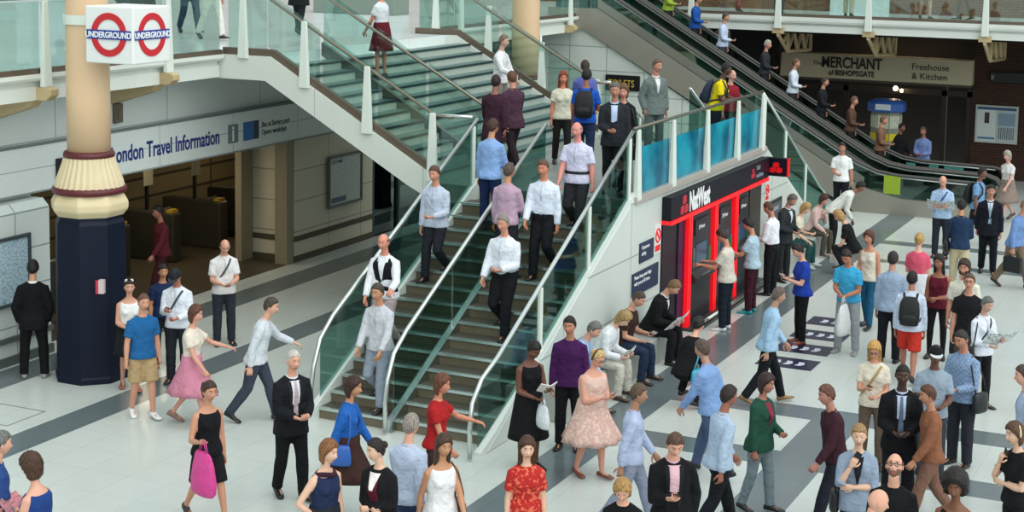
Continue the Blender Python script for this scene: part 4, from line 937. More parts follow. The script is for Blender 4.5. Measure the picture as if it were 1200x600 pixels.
    if sp.get('flower'):
        c = MB()
        for q, (x, y, z) in enumerate(((-.05,-.04,.115),(-.01,-.06,.12),(.035,-.05,.118),(.065,-.02,.10))):
            for w in range(5):
                a = 2*math.pi*w/5; c.ball((x+.016*math.cos(a), y+.006, z+.016*math.sin(a)), (.012,.009,.012), 7, 5, q % 2)
        c.xf(HS).build('hair_flowers', [cloth('#f2f2f0'), cloth('#16161a')], body, smooth=True)
    # ---- things held or worn
    Mw = Matrix.Translation(sp['loc']) @ Matrix.Rotation(R(sp['rz']),4,'Z')
    def held(name, mb_, mats, origin, label, cat, subs=(), **kw):
        og = Sm @ Vector(origin) if not isinstance(origin, Vector) else Sm @ origin
        mb_.xf(Matrix.Translation(-og) @ Sm); ob = mb_.build(name, mats, **kw)
        ob.location = Mw @ og; ob.rotation_euler = (0,0,R(sp['rz'])); tag(ob, label, cat)
        for nm_, b_, m_ in subs: b_.xf(Matrix.Translation(-og) @ Sm).build(nm_, m_, ob, smooth=True)
        return ob
    who = sp.get('who', '')
    def grip(i): w, f, n, c_, sd = hands[i]; n = (n - f*n.dot(f)).normalized(); return w + f*.095 + n*.035, f, n, sd
    def orient(M0, dx, dy, dz): return Matrix(((dx.x,dy.x,dz.x,M0.x),(dx.y,dy.y,dz.y,M0.y),(dx.z,dy.z,dz.z,M0.z),(0,0,0,1)))
    for it in sp.get('items', ()):
        k = it[0]
        if k == 'phone':
            p, f, n, sd = grip(it[1]); s = f.cross(n)
            Mx = orient(p + f*.01, s, f, n)
            b = MB().box(-.035,.035,-.06,.07,-.004,.004).xf(Mx); d = MB().box(-.031,.031,-.05,.06,.004,.0052).xf(Mx)
            held('smartphone', b, plain('#0d0e10', .3), p, 'black smartphone held by ' + who, 'phone', [('screen', d, plain(it[2] if len(it) > 2 else '#6f8290', .15))], bevel=.002)
        elif k in ('carrier','tote'):
            p, f, n, sd = grip(it[1]); c_ = it[2]; sz = it[3] if len(it) > 3 else 1.; tw = Vector((0,0,-1)); rings = []
            for fz, w, dp in ((.10,.10,.014),(.13,.13,.03),(.22,.15,.06),(.34,.165,.08),(.43,.165,.075),(.46,.14,.055)):
                rings.append([p + Vector((math.cos(a)*dp*(1+.12*noise.noise((a,fz*7,seed))), math.sin(a)*w*(1+.1*noise.noise((a*1.3,fz*9,seed))), -fz))*sz for a in [2*math.pi*i/22 for i in range(22)]])
            b = MB().loft(rings); hd = MB()
            for q in (-.008,.008): hd.tube([p+Vector((q,-.06,-.11))*sz, p+Vector((q,-.03,-.03))*sz, p+Vector((q,0,.002)), p+Vector((q,.03,-.03))*sz, p+Vector((q,.06,-.11))*sz], .006, 6)
            held('shopping_bag' if k == 'carrier' else 'tote_bag', b, plain(c_, .55, 0, .12, 8, .6, 12), p, it[4] + ' held by ' + who, 'bag', [('bag_handle', hd, plain(c_, .6))], smooth=True)
        elif k == 'handbag':
            i = it[1]; c_ = it[2]; sd = (1,-1)[i]
            q = tp(sd*(.235*fat), .02, -.02)
            rings = []
            for fz, w, dp in ((.0,.12,.03),(.03,.135,.05),(.14,.15,.06),(.22,.15,.055),(.25,.13,.04)):
                rings.append([q + Vector((math.cos(a)*dp, math.sin(a)*w, .1-fz)) for a in [2*math.pi*j/20 for j in range(20)]])
            b = MB().loft(rings); stp = MB(); sp_ = tp(sd*.12,.0,.515+.01)
            stp.tube([q+Vector((0,-.10,.09)), tp(sd*.22*fat,-.10,.2), tp(sd*.17,-.075,.42), sp_, tp(sd*.17,.085,.42), tp(sd*.22*fat,.11,.2), q+Vector((0,.10,.09))], .010, 8)
            held('shoulder_bag', b, plain(c_, .4, 0, .1), q, it[3] + ' on the shoulder of ' + who, 'bag', [('bag_strap', stp, plain(c_, .5))], smooth=True)
        elif k == 'backpack':
            c_ = it[1]; b = MB(); rings = []
            for t, w, y0, y1 in ((.03,.10,.12,.19),(.05,.14,.115,.25),(.15,.16,.115,.285),(.28,.16,.12,.275),(.40,.145,.12,.24),(.47,.11,.12,.20),(.49,.07,.12,.17)):
                ring = []
                for j in range(20):
                    a = 2*math.pi*j/20; x = math.copysign(abs(math.cos(a))**.6, math.cos(a))*w; y = lerp(y0, y1, .5+.5*math.copysign(abs(math.sin(a))**.6, math.sin(a))) + o + .02
                    ring.append(tp(x, y, t))
                rings.append(ring)
            b.loft(rings); stp = MB(); pk = MB()
            for sd in (1,-1): stp.tube([tp(sd*.09,.13,.44), tp(sd*.105,.06,.525), tp(sd*.115,-.04,.515), tp(sd*.125,-.125*fat,.42), tp(sd*.135,-.135*fat,.30), tp(sd*.17*fat+.0,-.06,.18), tp(sd*.16,.12,.10)], .018, 8, flat=.45, up=(0,-1,.3))
            pk.loft([[tp(math.copysign(abs(math.cos(a))**.6, math.cos(a))*w, .27+o+dy+.02*math.sin(a), t) for a in [2*math.pi*j/16 for j in range(16)]] for t, w, dy in ((.07,.09,0),(.09,.11,.03),(.18,.115,.035),(.23,.10,.005))])
            held('backpack', b, plain(c_, .7, 0, .12, 10, .3, 30), tp(0,.2,.2), it[2] + ' worn by ' + who, 'backpack', [('shoulder_strap', stp, plain(c_, .7)), ('front_pocket', pk, plain(c_, .65, 0, .2))], smooth=True)
        elif k in ('paper','book','magazine'):
            i = it[1]
            if i == 2: p = (grip(0)[0] + grip(1)[0])/2; f = Vector((0,-.75,.1)).normalized()
            else: p, f, n, sd = grip(i)
            nz = Vector((0,-.62,-.78)) if False else Vector((0,.72,.70)); dx = Vector((1,0,0)); dy = nz.cross(dx).normalized()
            W, Hh = {'paper': (.27,.30), 'book': (.12,.17), 'magazine': (.16,.26)}[k]; b = MB()
            th = .006 if k != 'book' else .012
            for sd in (1,-1):
                A = [p + nz*(.01) , p + dx*sd*W*.5 + nz*.032, p + dx*sd*W + nz*.055]
                for a_, b_ in zip(A, A[1:]):
                    vs = [a_-dy*Hh*.4, b_-dy*Hh*.4, b_+dy*Hh*.6, a_+dy*Hh*.6]; vs += [v - nz*th for v in vs]
                    b.add(vs, [(0,1,2,3),(7,6,5,4),(0,4,5,1),(1,5,6,2),(2,6,7,3),(3,7,4,0)])
            cc = it[2]
            held({'paper':'newspaper','book':'paperback_book','magazine':'magazine'}[k], b, newsprint(cc) if k != 'book' else plain(cc, .7), p, it[3] + ' held by ' + who, {'paper':'newspaper','book':'book','magazine':'magazine'}[k])
        elif k == 'case':
            i = it[1]; p, f, n, sd = grip(i); c_ = it[2]
            b = MB().box(p.x-.05, p.x+.05, p.y-.19, p.y+.19, p.z-.36, p.z-.06); hd = MB().tube([p+Vector((0,-.07,-.06)), p+Vector((0,-.06,0)), p+Vector((0,.06,0)), p+Vector((0,.07,-.06))], .011, 8)
            held('briefcase', b, plain(c_, .5), p, it[3] + ' held by ' + who, 'bag', [('bag_handle', hd, plain(c_, .5))], bevel=.02)
    return body
def newsprint(c):
    key = ('news', c)
    if key in MATS: return MATS[key]
    m, nt, out = new_mat('mat_newsprint')
    b = nt.nodes.new('ShaderNodeBsdfPrincipled'); b.inputs['Roughness'].default_value = .9
    tc = nt.nodes.new('ShaderNodeTexCoord'); t = nt.nodes.new('ShaderNodeTexNoise'); t.inputs['Scale'].default_value = 28; t.inputs['Detail'].default_value = 4
    nt.links.new(tc.outputs['Object'], t.inputs['Vector'])
    r = nt.nodes.new('ShaderNodeValToRGB'); r.color_ramp.elements[0].position = .36; r.color_ramp.elements[0].color = lin('#77787a'); r.color_ramp.elements[1].position = .5; r.color_ramp.elements[1].color = lin(c)
    nt.links.new(t.outputs['Fac'], r.inputs[0]); nt.links.new(r.outputs[0], b.inputs['Base Color']); nt.links.new(b.outputs[0], out.inputs[0]); MATS[key] = m
    return m
EXTRA = {}
def finish():
    """apply the skin modifiers, then add heads and hands to the bodies"""
    bpy.context.view_layer.update(); dg = bpy.context.evaluated_depsgraph_get()
    for o in PENDING:
        me = bpy.data.meshes.new_from_object(o.evaluated_get(dg)); old = o.data
        if not me.materials:
            for m in old.materials: me.materials.append(m)
        o.modifiers.clear(); o.data = me; bpy.data.meshes.remove(old)
        x = EXTRA.get(o.name)
        if x:
            n = len(me.vertices); nf = len(me.polygons)
            vs = [tuple(v.co) for v in me.vertices] + x.v
            fs = [tuple(p.vertices) for p in me.polygons] + [tuple(i+n for i in f) for f in x.f]
            me2 = bpy.data.meshes.new(o.name); me2.from_pydata(vs, [], fs)
            for m in me.materials: me2.materials.append(m)
            me2.polygons.foreach_set('material_index', [0]*nf + x.m)
            o.data = me2; bpy.data.meshes.remove(me); me = me2
        me.polygons.foreach_set('use_smooth', [True]*len(me.polygons))
    PENDING.clear()

PEOPLE = [
 {'label':'woman with short curly brown hair in sleeveless blue top seen from behind','who':'the curly haired woman in blue','fem':1,'h':1.64,'skin':'#dba48c','hair':('curly','#4a2f1f'),'top':('tank','#1f3f7e'),'bot':('trousers','#20242c'),'arm':('read','read'),'items':[('magazine', 1,'#d98a94','pink magazine')],'fat':1.1,'shoe':'#2a2a2a','loc':(-10.491, 11.755, 0),'rz':-83.3},
 {'label':'grey haired man in blue shirt cut by the frame edge','who':'the grey haired man in blue','h':1.75,'skin':'#dba48c','hair':('short','#6f6f6c'),'top':('short','#2c4a86'),'bot':('trousers','#23272f'),'arm':('low','low'),'shoe':'#2a2a2a','loc':(-11.127, 11.871, 0),'rz':143.1},
 {'label':'woman with auburn bob in sleeveless navy top looking sideways','who':'the auburn woman in navy','fem':1,'h':1.66,'skin':'#e2b59b','hair':('bob','#8a5a35'),'top':('tank','#1f2c4c'),'bot':('skirt','#22262e'),'arm':('down','hip'),'hy':15,'scarf':'#3a2030','shoe':'#241a18','loc':(-8.318, 13.444, 0),'rz':69.7},
 {'label':'woman with dark tied hair in black cardigan over burgundy top','who':'the woman in the black cardigan','fem':1,'h':1.66,'skin':'#e2b59b','hair':('bun','#23181a'),'top':('cardigan','#141418'),'inner':('#58182a','open'),'under':'#efece8','bot':('trousers','#3d1522'),'arm':('clasp','clasp'),'hy':-30,'shoe':'#181818','loc':(-7.851, 13.753, 0),'rz':-5.3},
 {'label':'woman with long brown hair in white sleeveless top walking by','who':'the woman in the white vest top','fem':1,'h':1.66,'skin':'#c08a68','hair':('long','#4a3222'),'top':('tank','#e3e2e4'),'bot':('leggings','#5b6068'),'arm':('fwd','back'),'legs':'walk','items':[('handbag', 0,'#5a3d2a','brown leather bag')],'shoe':'#3a2a22','loc':(-7.406, 14.206, 0),'rz':52.5},
 {'label':'person in pale blue shirt walking behind the woman in black cardigan','who':'the person in pale blue','h':1.72,'skin':'#dba48c','hair':('short','#9a9088'),'top':('shirt','#b9c6de'),'bot':('trousers','#3d4a72'),'arm':('fwd','back'),'legs':'walk2','shoe':'#20242c','loc':(-7.891, 14.387, 0),'rz':178.7},
 {'label':'woman with shoulder length brown hair in red patterned dress','who':'the woman in the red dress','fem':1,'h':1.64,'skin':'#e2b59b','hair':('long','#4d3020'),'top':('tee','#b8201c', ('floral','#b3201c','#e46a50')),'bot':('skirt','#b8201c', ('floral','#b3201c','#e46a50')),'arm':('down','down'),'shoe':'#30201c','loc':(-6.622, 14.572, 0),'rz':32.4},
 {'label':'blonde woman in black top looking down with loose fringe','who':'the blonde woman in black','fem':1,'h':1.63,'skin':'#dba48c','hair':('bob','#b48a52'),'top':('tee','#121214'),'bot':('trousers','#17181c'),'arm':('low','low'),'hp':28,'items':[('phone', 1)],'shoe':'#181818','loc':(-5.339, 13.993, 0),'rz':15.9},
 {'label':'man in black blazer and pink shirt checking his phone','who':'the man in the black blazer','h':1.8,'skin':'#dba48c','hair':('short','#5a4030'),'top':('jacket','#101216'),'inner':('#dcb3c0','open'),'bot':('trousers','#14161c'),'arm':('pocket','phone'),'hp':26,'items':[('phone', 1,'#b9c4cc')],'shoe':'#171717','loc':(-5.225, 15.049, 0),'rz':31.1},
 {'label':'woman with tied blonde hair in grey blue cardigan holding phone to mouth','who':'the woman in the grey blue cardigan','fem':1,'h':1.67,'skin':'#e2b59b','hair':('bun','#a88458'),'top':('cardigan','#8e9db2'),'inner':('#1b1d24','v'),'rolled':1,'bot':('leggings','#1d2434'),'arm':('fold','mouth'),'items':[('phone', 1), ('handbag', 1,'#101012','black handbag')],'shoe':'#181818','loc':(-3.689, 16.509, 0),'rz':14.6},
 {'label':'bald man with glasses in black shirt looking up','who':'the bald man in black','h':1.76,'skin':'#dba48c','hair':('ring','#6d4a36'),'beard':'#7a5a48','glasses':1,'top':('shirt','#121316'),'bot':('trousers','#1a1c22'),'arm':('down','down'),'hp':-24,'shoe':'#151515','loc':(-3.079, 15.383, 0),'rz':5.3},
 {'label':'bald headed man at the bottom of the crowd seen from above','who':'the bald headed man','h':1.74,'skin':'#dba48c','hair':('bald','#333333'),'top':('tee','#2c2a30'),'bot':('trousers','#1d1f26'),'hp':12,'shoe':'#151515','loc':(-3.084, 14.332, 0),'rz':117.1},
 {'label':'woman with dark afro hair and black vest holding hand to her mouth','who':'the woman with afro hair','fem':1,'h':1.66,'skin':'#7d4e36','hair':('afro','#1c1412'),'top':('tank','#17161a'),'bot':('trousers','#1b1c22'),'arm':('fold','chin'),'shoe':'#151515','loc':(-2.484, 15.382, 0),'rz':-2.8},
 {'label':'woman with cream headband in black t-shirt holding phone to her lips','who':'the woman with the cream headband','fem':1,'h':1.68,'skin':'#e2b59b','hair':('bob','#5c3e2a'),'band':'#e2d3b4','top':('tee','#141519'),'bot':('trousers','#17181e'),'arm':('fold','mouth'),'items':[('phone', 1)],'shoe':'#151515','loc':(-2.174, 17.288, 0),'rz':-47.8},
 {'label':'white haired man in dark jacket and white shirt beside the stairs foot','who':'the white haired man in the dark jacket','h':1.78,'skin':'#dba48c','hair':('thin','#cfc8c0'),'top':('jacket','#15171d'),'inner':('#dde0e6','open'),'tie':'#b9a4ac','bot':('trousers','#101216'),'arm':('low','low'),'legs':'small','shoe':'#0f0f0f','loc':(-10.24, 15.81, 0.0),'rz':57.9},
 {'label':'woman in bright blue top and brown skirt walking past the stairs foot','who':'the woman in the bright blue top','fem':1,'h':1.66,'skin':'#c08a68','hair':('bob','#3a2018'),'top':('shirt','#2260b0'),'bot':('skirt','#3b2622'),'arm':('fwd','back'),'legs':'walk','hem':0.4,'items':[('handbag', 1,'#2f5fae','blue bag')],'shoe':'#3a1c40','loc':(-9.302, 15.544, 0),'rz':100.9},
 {'label':'woman in black vest and shorts carrying a bright pink carrier bag','who':'the woman in the black vest','fem':1,'h':1.66,'skin':'#c68e72','hair':('pony','#3f281c'),'top':('tank','#131318'),'bot':('shorts','#16161a'),'arm':('down','carry'),'legs':'walk','items':[('carrier', 1,'#d2418f', 1.4,'bright pink carrier bag')],'shoe':'#22201e','loc':(-10.626, 14.675, 0),'rz':65.9},
 {'label':'stooping man in pale white shirt hurrying past the ticket hall','who':'the stooping man in the white shirt','h':1.76,'skin':'#dba48c','hair':('short','#4a3c34'),'top':('shirt','#cdd3da'),'bot':('trousers','#3a4250'),'arm':('out','back'),'legs':'walk','lean':14,'shoe':'#1e2024','loc':(-12.291, 18.11, 0),'rz':109.2},
 {'label':'woman in cream top and pink skirt walking across the dark floor stripe','who':'the woman in the pink skirt','fem':1,'h':1.66,'skin':'#d39a84','hair':('bob','#5f3a2a'),'top':('blouse','#ddd2c4'),'bot':('skirt','#c98298'),'arm':('out','fwd'),'legs':'walk2','hem':0.42,'flare':1.2,'shoe':'#8a6a60','loc':(-12.947, 17.547, 0),'rz':101.4},
 {'label':'man in blue t-shirt and khaki shorts near the large column','who':'the man in the blue t-shirt and shorts','h':1.72,'skin':'#cf967c','hair':('crop','#6a4a38'),'top':('tee','#1f5f96'),'bot':('shorts','#b49a72'),'arm':('down','hang'),'legs':'small','shoe':'#e4e4e6','loc':(-13.76, 17.54, 0.0),'rz':58.1},
 {'label':'woman with black and white flowers in her hair and pale drape','who':'the woman with flowers in her hair','fem':1,'h':1.62,'skin':'#cf9880','hair':('bun','#2a1d18'),'flower':1,'top':('tank','#e6e6e4'),'bot':('skirt','#1a1c20'),'arm':('low','low'),'legs':'small','hem':0.34,'shoe':'#9a5a4a','sandal':1,'loc':(-14.78, 18.55, 0.0),'rz':43.5},
 {'label':'man in dark cap and white shirt with bag strap looking at phone','who':'the man in the dark cap','h':1.74,'skin':'#b8745c','hair':('short','#1a1614'),'cap':'#23262c','top':('shirt','#dfe5ee'),'strapc':'#3a4450','bot':('trousers','#23262e'),'arm':('low','phone'),'hp':28,'items':[('phone', 1)],'shoe':'#151515','loc':(-14.398, 19.188, 0),'rz':18.9},
 {'label':'dark haired young person half hidden behind the man in the cap','who':'the half hidden young person','h':1.58,'skin':'#c08a68','hair':('short','#1e1714'),'top':('tee','#1c2c50'),'bot':('trousers','#20222a'),'shoe':'#151515','loc':(-15.154, 19.816, 0),'rz':49.4},
 {'label':'balding man in white short sleeved shirt with strap reading his phone','who':'the balding man in white','h':1.76,'skin':'#dba48c','hair':('ring','#4a3326'),'top':('short','#e8e6e6'),'strapc':'#4a525c','bot':('trousers','#30343e'),'arm':('low','low'),'hp':30,'items':[('phone', 0)],'shoe':'#1b1b1b','loc':(-15.096, 21.333, 0),'rz':45.3},
 {'label':'person in dark red walking inside the dim ticket hall','who':'the person in dark red','h':1.72,'skin':'#a8705e','hair':('short','#1c1614'),'top':('shirt','#5a1f28'),'bot':('trousers','#3a141c'),'arm':('fwd','back'),'legs':'walk','shoe':'#151515','loc':(-17.9, 23.4, 0),'rz':-27.6},
 {'label':'man in black suit standing before the wall map by the column','who':'the man in the black suit at the map','h':1.76,'skin':'#c08a68','hair':('short','#15110f'),'top':('jacket','#0b0c10'),'bot':('trousers','#0c0d11'),'collar':1,'inner':('#e4e6ea','v'),'arm':('pocket','pocket'),'legs':'wide','shoe':'#8e8e8c','loc':(-16.39, 18.35, 0.0),'rz':213.8},
 {'label':'man in black waistcoat over white shirt coming down beside left handrail','who':'the man in the black waistcoat','h':1.78,'skin':'#d68f78','hair':('ring','#7a5a44'),'top':('shirt','#e3e6ec'),'vest':'#16161b','bot':('trousers','#b0a0a0'),'arm':('rail','fwd'),'shoe':'#2a2422','legs':'dn','loc':(-11.3, 19.903, 0.797),'rz':4},
 {'label':'man in pale grey shirt and grey trousers near the stairs bottom','who':'the man in pale grey','h':1.76,'skin':'#c08a68','hair':('short','#4a4038'),'top':('shirt','#c3c6cd'),'bot':('trousers','#8f98a8'),'arm':('fwd','fwd'),'shoe':'#2a2a2a','legs':'dn2','loc':(-10.855, 18.984, 0.319),'rz':-4},
 {'label':'man in pale blue shirt and dark trousers by the upper left handrail','who':'the man in the pale blue shirt','h':1.76,'skin':'#d2937c','hair':('short','#5a4234'),'top':('shirt','#bcc6d8'),'bot':('trousers','#22252d'),'arm':('low','down'),'shoe':'#151515','legs':'dn','loc':(-11.3, 21.434, 1.594),'rz':0},
 {'label':'stout man in white shirt and black trousers halfway down the stairs','who':'the stout man in white','h':1.78,'skin':'#cf9078','hair':('short','#8f8880'),'top':('tucked','#dfe4ee'),'bot':('trousers','#14151a'),'fat':1.16,'arm':('low','fwd'),'shoe':'#121212','legs':'dn2','loc':(-9.704, 20.516, 1.116),'rz':-6},
 {'label':'man in white shirt and black trousers coming down behind the central rail','who':'the man in white behind the rail','h':1.78,'skin':'#cc8468','hair':('short','#6a4a38'),'top':('tucked','#dbe3f2'),'bot':('trousers','#15161c'),'fat':1.08,'arm':('down','fwd'),'shoe':'#121212','legs':'dn','loc':(-9.657, 21.741, 1.753),'rz':3},
 {'label':'bald man in lavender white shirt near the stairs top','who':'the bald man in lavender','h':1.78,'skin':'#d98e82','hair':('ring','#a08a80'),'top':('short','#cfcfe6'),'bot':('trousers','#2a2c30'),'belt':'#15151a','fat':1.1,'arm':('hang','fwd'),'shoe':'#141414','legs':'dn2','loc':(-9.516, 22.659, 2.231),'rz':0},
 {'label':'person in dusty pink top climbing the stairs away from view','who':'the person in dusty pink','h':1.7,'skin':'#c08a68','hair':('short','#5d4a44'),'top':('shirt','#b79aae'),'bot':('trousers','#2a2630'),'arm':('down','fwd'),'shoe':'#1a1a1a','legs':'stand','loc':(-10.135, 21.454, 1.594),'rz':180},
 {'label':'person in light blue shirt climbing near the landing edge','who':'the person in light blue','h':1.74,'skin':'#c08a68','hair':('short','#4a2c22'),'top':('shirt','#86a8d8'),'bot':('trousers','#1d2c54'),'arm':('down','fwd'),'shoe':'#1a1a1a','legs':'stand','loc':(-10.861, 22.373, 2.072),'rz':176},
 {'label':'woman in red top with arm out just off the bottom stair','who':'the woman in the red top','fem':1,'h':1.64,'skin':'#c98468','hair':('bob','#6a4028'),'top':('blouse','#a81f22'),'bot':('trousers','#3a2a26'),'arm':('out','fwd'),'shoe':'#2a201c','loc':(-8.481, 16.147, 0),'rz':97.7},
 {'label':'person in dark maroon coat crossing the landing','who':'the person in the maroon coat','h':1.72,'skin':'#8e5a48','hair':('short','#2a1a16'),'top':('coat','#3a1f2e'),'bot':('trousers','#241820'),'arm':('fwd','back'),'legs':'walk','shoe':'#1a1416','loc':(-11.949, 24.745, 2.55),'rz':190.8},
 {'label':'person in plum jacket walking on the landing beside the maroon coat','who':'the person in the plum jacket','h':1.72,'skin':'#c58a74','hair':('short','#6a4432'),'top':('jacket','#4a3040'),'bot':('trousers','#2a1f26'),'arm':('back','fwd'),'legs':'walk2','shoe':'#1a1416','loc':(-12.0, 25.6, 2.55),'rz':-124.9},
 {'label':'woman with reddish hair in cream top on the landing','who':'the woman in the cream top','fem':1,'h':1.66,'skin':'#d5866c','hair':('long','#8a4326'),'top':('blouse','#d8d4c0'),'bot':('trousers','#22201f'),'arm':('down','down'),'legs':'small','shoe':'#1a1a1a','loc':(-11.5, 26.6, 2.55),'rz':31.4},
 {'label':'person in purple blue top at the back of the landing','who':'the person in purple blue','h':1.72,'skin':'#c08a68','hair':('short','#3a2a1c'),'top':('shirt','#5a62a8'),'bot':('trousers','#2a2230'),'legs':'walk','arm':('fwd','back'),'shoe':'#1a1a1a','loc':(-11.9, 28.6, 2.55),'rz':207.6},
 {'label':'person in white top coming down the upper stairs','who':'the person in the white top on the upper stairs','h':1.72,'skin':'#caa08c','hair':('short','#7a6a5a'),'top':('shirt','#dedde0'),'bot':('trousers','#8a8078'),'legs':'stand','arm':('fwd','rail'),'shoe':'#2a2422','loc':(-13.155, 27.47, 3.037),'rz':90},
 {'label':'woman in white top and dark red skirt on the upper stairs','who':'the woman in the dark red skirt','fem':1,'h':1.66,'skin':'#c9826c','hair':('bob','#5a2a22'),'top':('blouse','#d5dade'),'bot':('skirt','#5c1420'),'legs':'stand','hem':0.4,'arm':('fwd','down'),'shoe':'#2a2a2a','loc':(-14.76, 25.794, 4.013),'rz':-95},
 {'label':'man in royal blue t-shirt with black backpack seen from behind','who':'the man in the royal blue t-shirt','h':1.78,'skin':'#8a5a46','hair':('short','#141110'),'top':('tee','#1a50b4'),'bot':('trousers','#22304e'),'arm':('down','strap'),'legs':'small','items':[('backpack','#0d0e12','large black backpack')],'shoe':'#151515','loc':(-10.778, 25.948, 2.55),'rz':194.6},
 {'label':'man in dark suit and pale blue shirt on the landing','who':'the man in the dark suit on the landing','h':1.78,'skin':'#b87e68','hair':('short','#6a6460'),'top':('jacket','#26282e'),'inner':('#b9cdec','open'),'bot':('trousers','#1b1d22'),'arm':('down','low'),'legs':'small','shoe':'#121212','loc':(-9.45, 23.95, 2.55),'rz':21.5},
 {'label':'woman with brown hair and black dress beside the suited man','who':'the woman in the black dress on the landing','fem':1,'h':1.68,'skin':'#d0907c','hair':('bob','#6e4a34'),'top':('cardigan','#191a1e'),'inner':('#c9a494','v'),'bot':('skirt','#17181c'),'arm':('down','low'),'legs':'small','hem':0.42,'items':[('handbag', 0,'#2a2522','dark shoulder bag')],'shoe':'#151515','loc':(-9.598, 24.714, 2.55),'rz':16.2},
 {'label':'tall man in grey suit standing on the landing by the white tiled wall','who':'the tall man in the grey suit','h':1.82,'skin':'#c88a74','hair':('short','#6a5648'),'top':('jacket','#6d7775'),'inner':('#e6e9ec','v'),'bot':('trousers','#5f6968'),'arm':('down','pocket'),'hy':10,'shoe':'#1a1a1a','loc':(-10.448, 28.49, 2.55),'rz':48.1},
 {'label':'man in yellow t-shirt with dark backpack leaning on the landing rail','who':'the man in the yellow t-shirt','h':1.76,'skin':'#4f3226','hair':('short','#120e0c'),'top':('tee','#e8cf12'),'print':('stripe','#e8cf12','#1f7a3a'),'bot':('trousers','#1d2438'),'lean':12,'arm':('rail','read'),'items':[('backpack','#16263c','dark blue backpack')],'shoe':'#151515','loc':(-9.506, 29.272, 2.55),'rz':100.0},
 {'label':'bald person in dark red top behind the turquoise landing panels','who':'the bald person behind the panels','h':1.55,'skin':'#cf9a8c','hair':('ring','#b8aaa4'),'top':('tee','#8a1c2a'),'bot':('trousers','#1c2430'),'arm':('low','down'),'shoe':'#151515','loc':(-9.5, 30.1, 2.55),'rz':57.5},
 {'label':'woman in sleeveless black dress reading with white bag on her arm','who':'the woman in the black dress at the stairs','fem':1,'h':1.68,'skin':'#6a4130','hair':('bun','#15100e'),'top':('tank','#101114'),'bot':('skirt','#101114'),'hem':0.48,'arm':('read','bag'),'hp':30,'items':[('book', 0,'#d9dad2','pale paperback'), ('tote', 1,'#dfe6ea', 0.85,'white cloth bag')],'shoe':'#18181a','loc':(-8.197, 18.088, 0),'rz':54.4},
 {'label':'young man in purple shirt standing by the white wall','who':'the young man in purple','h':1.76,'skin':'#b98066','hair':('short','#17110f'),'top':('shirt','#41184e'),'bot':('trousers','#121317'),'arm':('down','down'),'hy':-8,'shoe':'#121212','loc':(-8.065, 19.073, 0),'rz':14.9},
 {'label':'woman in pale pink dress with headband looking at phone','who':'the woman in the pale pink dress','fem':1,'h':1.63,'skin':'#d99c86','hair':('bun','#d3b07a'),'band':'#4a3a34','glasses':1,'top':('tank','#d9b8ac'),'bot':('skirt','#cfaaa0', ('floral','#cda79c','#dcc2b6')),'hem':0.4,'flare':1.9,'fat':1.24,'arm':('phone','phone'),'hp':22,'items':[('phone', 0)],'shoe':'#7a4a38','sandal':1,'legs':'small','loc':(-7.37, 18.15, 0.0),'rz':64.1},
 {'label':'grey haired man in light blue shirt sitting next to the purple shirt','who':'the grey haired seated man','h':1.74,'legs':'sit','skin':'#dba48c','hair':('short','#77726c'),'top':('shirt','#9db4d8'),'bot':('trousers','#2a3040'),'lean':22,'hp':18,'arm':('knee','knee'),'shoe':'#2a2220','seat':0.42,'loc':(-8.66, 20.571, 0),'rz':90},
 {'label':'blond person in white shirt sitting and reading a paper','who':'the seated blond person in white','h':1.74,'legs':'sit','skin':'#e2b59b','hair':('bob','#a88a5c'),'top':('shirt','#dfe3e8'),'bot':('trousers','#c9c6ba'),'lean':26,'hp':30,'arm':('read','read'),'items':[('magazine', 2,'#e6e6e2','white magazine')],'shoe':'#4a3a30','seat':0.42,'loc':(-8.66, 21.537, 0),'rz':90},
 {'label':'man in dark brown top seated between white shirt and black suit','who':'the seated man in brown','h':1.76,'legs':'sit','skin':'#c8937c','hair':('crop','#4a3a30'),'top':('tee','#3a2420'),'bot':('trousers','#23324a'),'lean':14,'hp':22,'arm':('read','low'),'items':[('phone', 0)],'shoe':'#2a2220','seat':0.42,'loc':(-8.66, 22.508, 0),'rz':90},
 {'label':'brown haired man in black suit sitting bent over a newspaper','who':'the seated man in the black suit','h':1.8,'legs':'sit','skin':'#cc9680','hair':('short','#7a5c40'),'top':('jacket','#0f1013'),'inner':('#d9dce0','v'),'bot':('trousers','#0f1013'),'lean':24,'hp':30,'arm':('read','read'),'items':[('paper', 2,'#dfe2e2','folded newspaper')],'shoe':'#121212','seat':0.42,'loc':(-8.66, 23.709, 0),'rz':90},
 {'label':'woman in black coat crouching beside the seated reader with turquoise bag','who':'the crouching woman in black','fem':1,'h':1.7,'legs':'crouch','skin':'#dba48c','hair':('bun','#1b1614'),'top':('coat','#101114'),'bot':('trousers','#111216'),'lean':30,'arm':('knee','knee'),'items':[('handbag', 1,'#2f9fb8','turquoise bag')],'shoe':'#121212','loc':(-7.3, 21.42, 0.0),'rz':168.8},
 {'label':'man in cream t-shirt and dark jeans using the cash machine','who':'the man in the cream t-shirt','h':1.74,'skin':'#c08a70','hair':('short','#3a2820'),'top':('tee','#cfc9bd'),'bot':('trousers','#16222e'),'arm':('atm','atm'),'hp':24,'shoe':'#e6e8ea','loc':(-8.22, 26.2, 0),'rz':-90},
 {'label':'person in pale blue tee and maroon trousers at the middle cash machine','who':'the person in maroon trousers','h':1.7,'skin':'#c08a70','hair':('short','#1e1714'),'top':('tee','#a9c3d2'),'bot':('trousers','#3a1524'),'arm':('atm','low'),'hp':20,'shoe':'#1f9aa0','loc':(-8.2, 27.62, 0),'rz':-90},
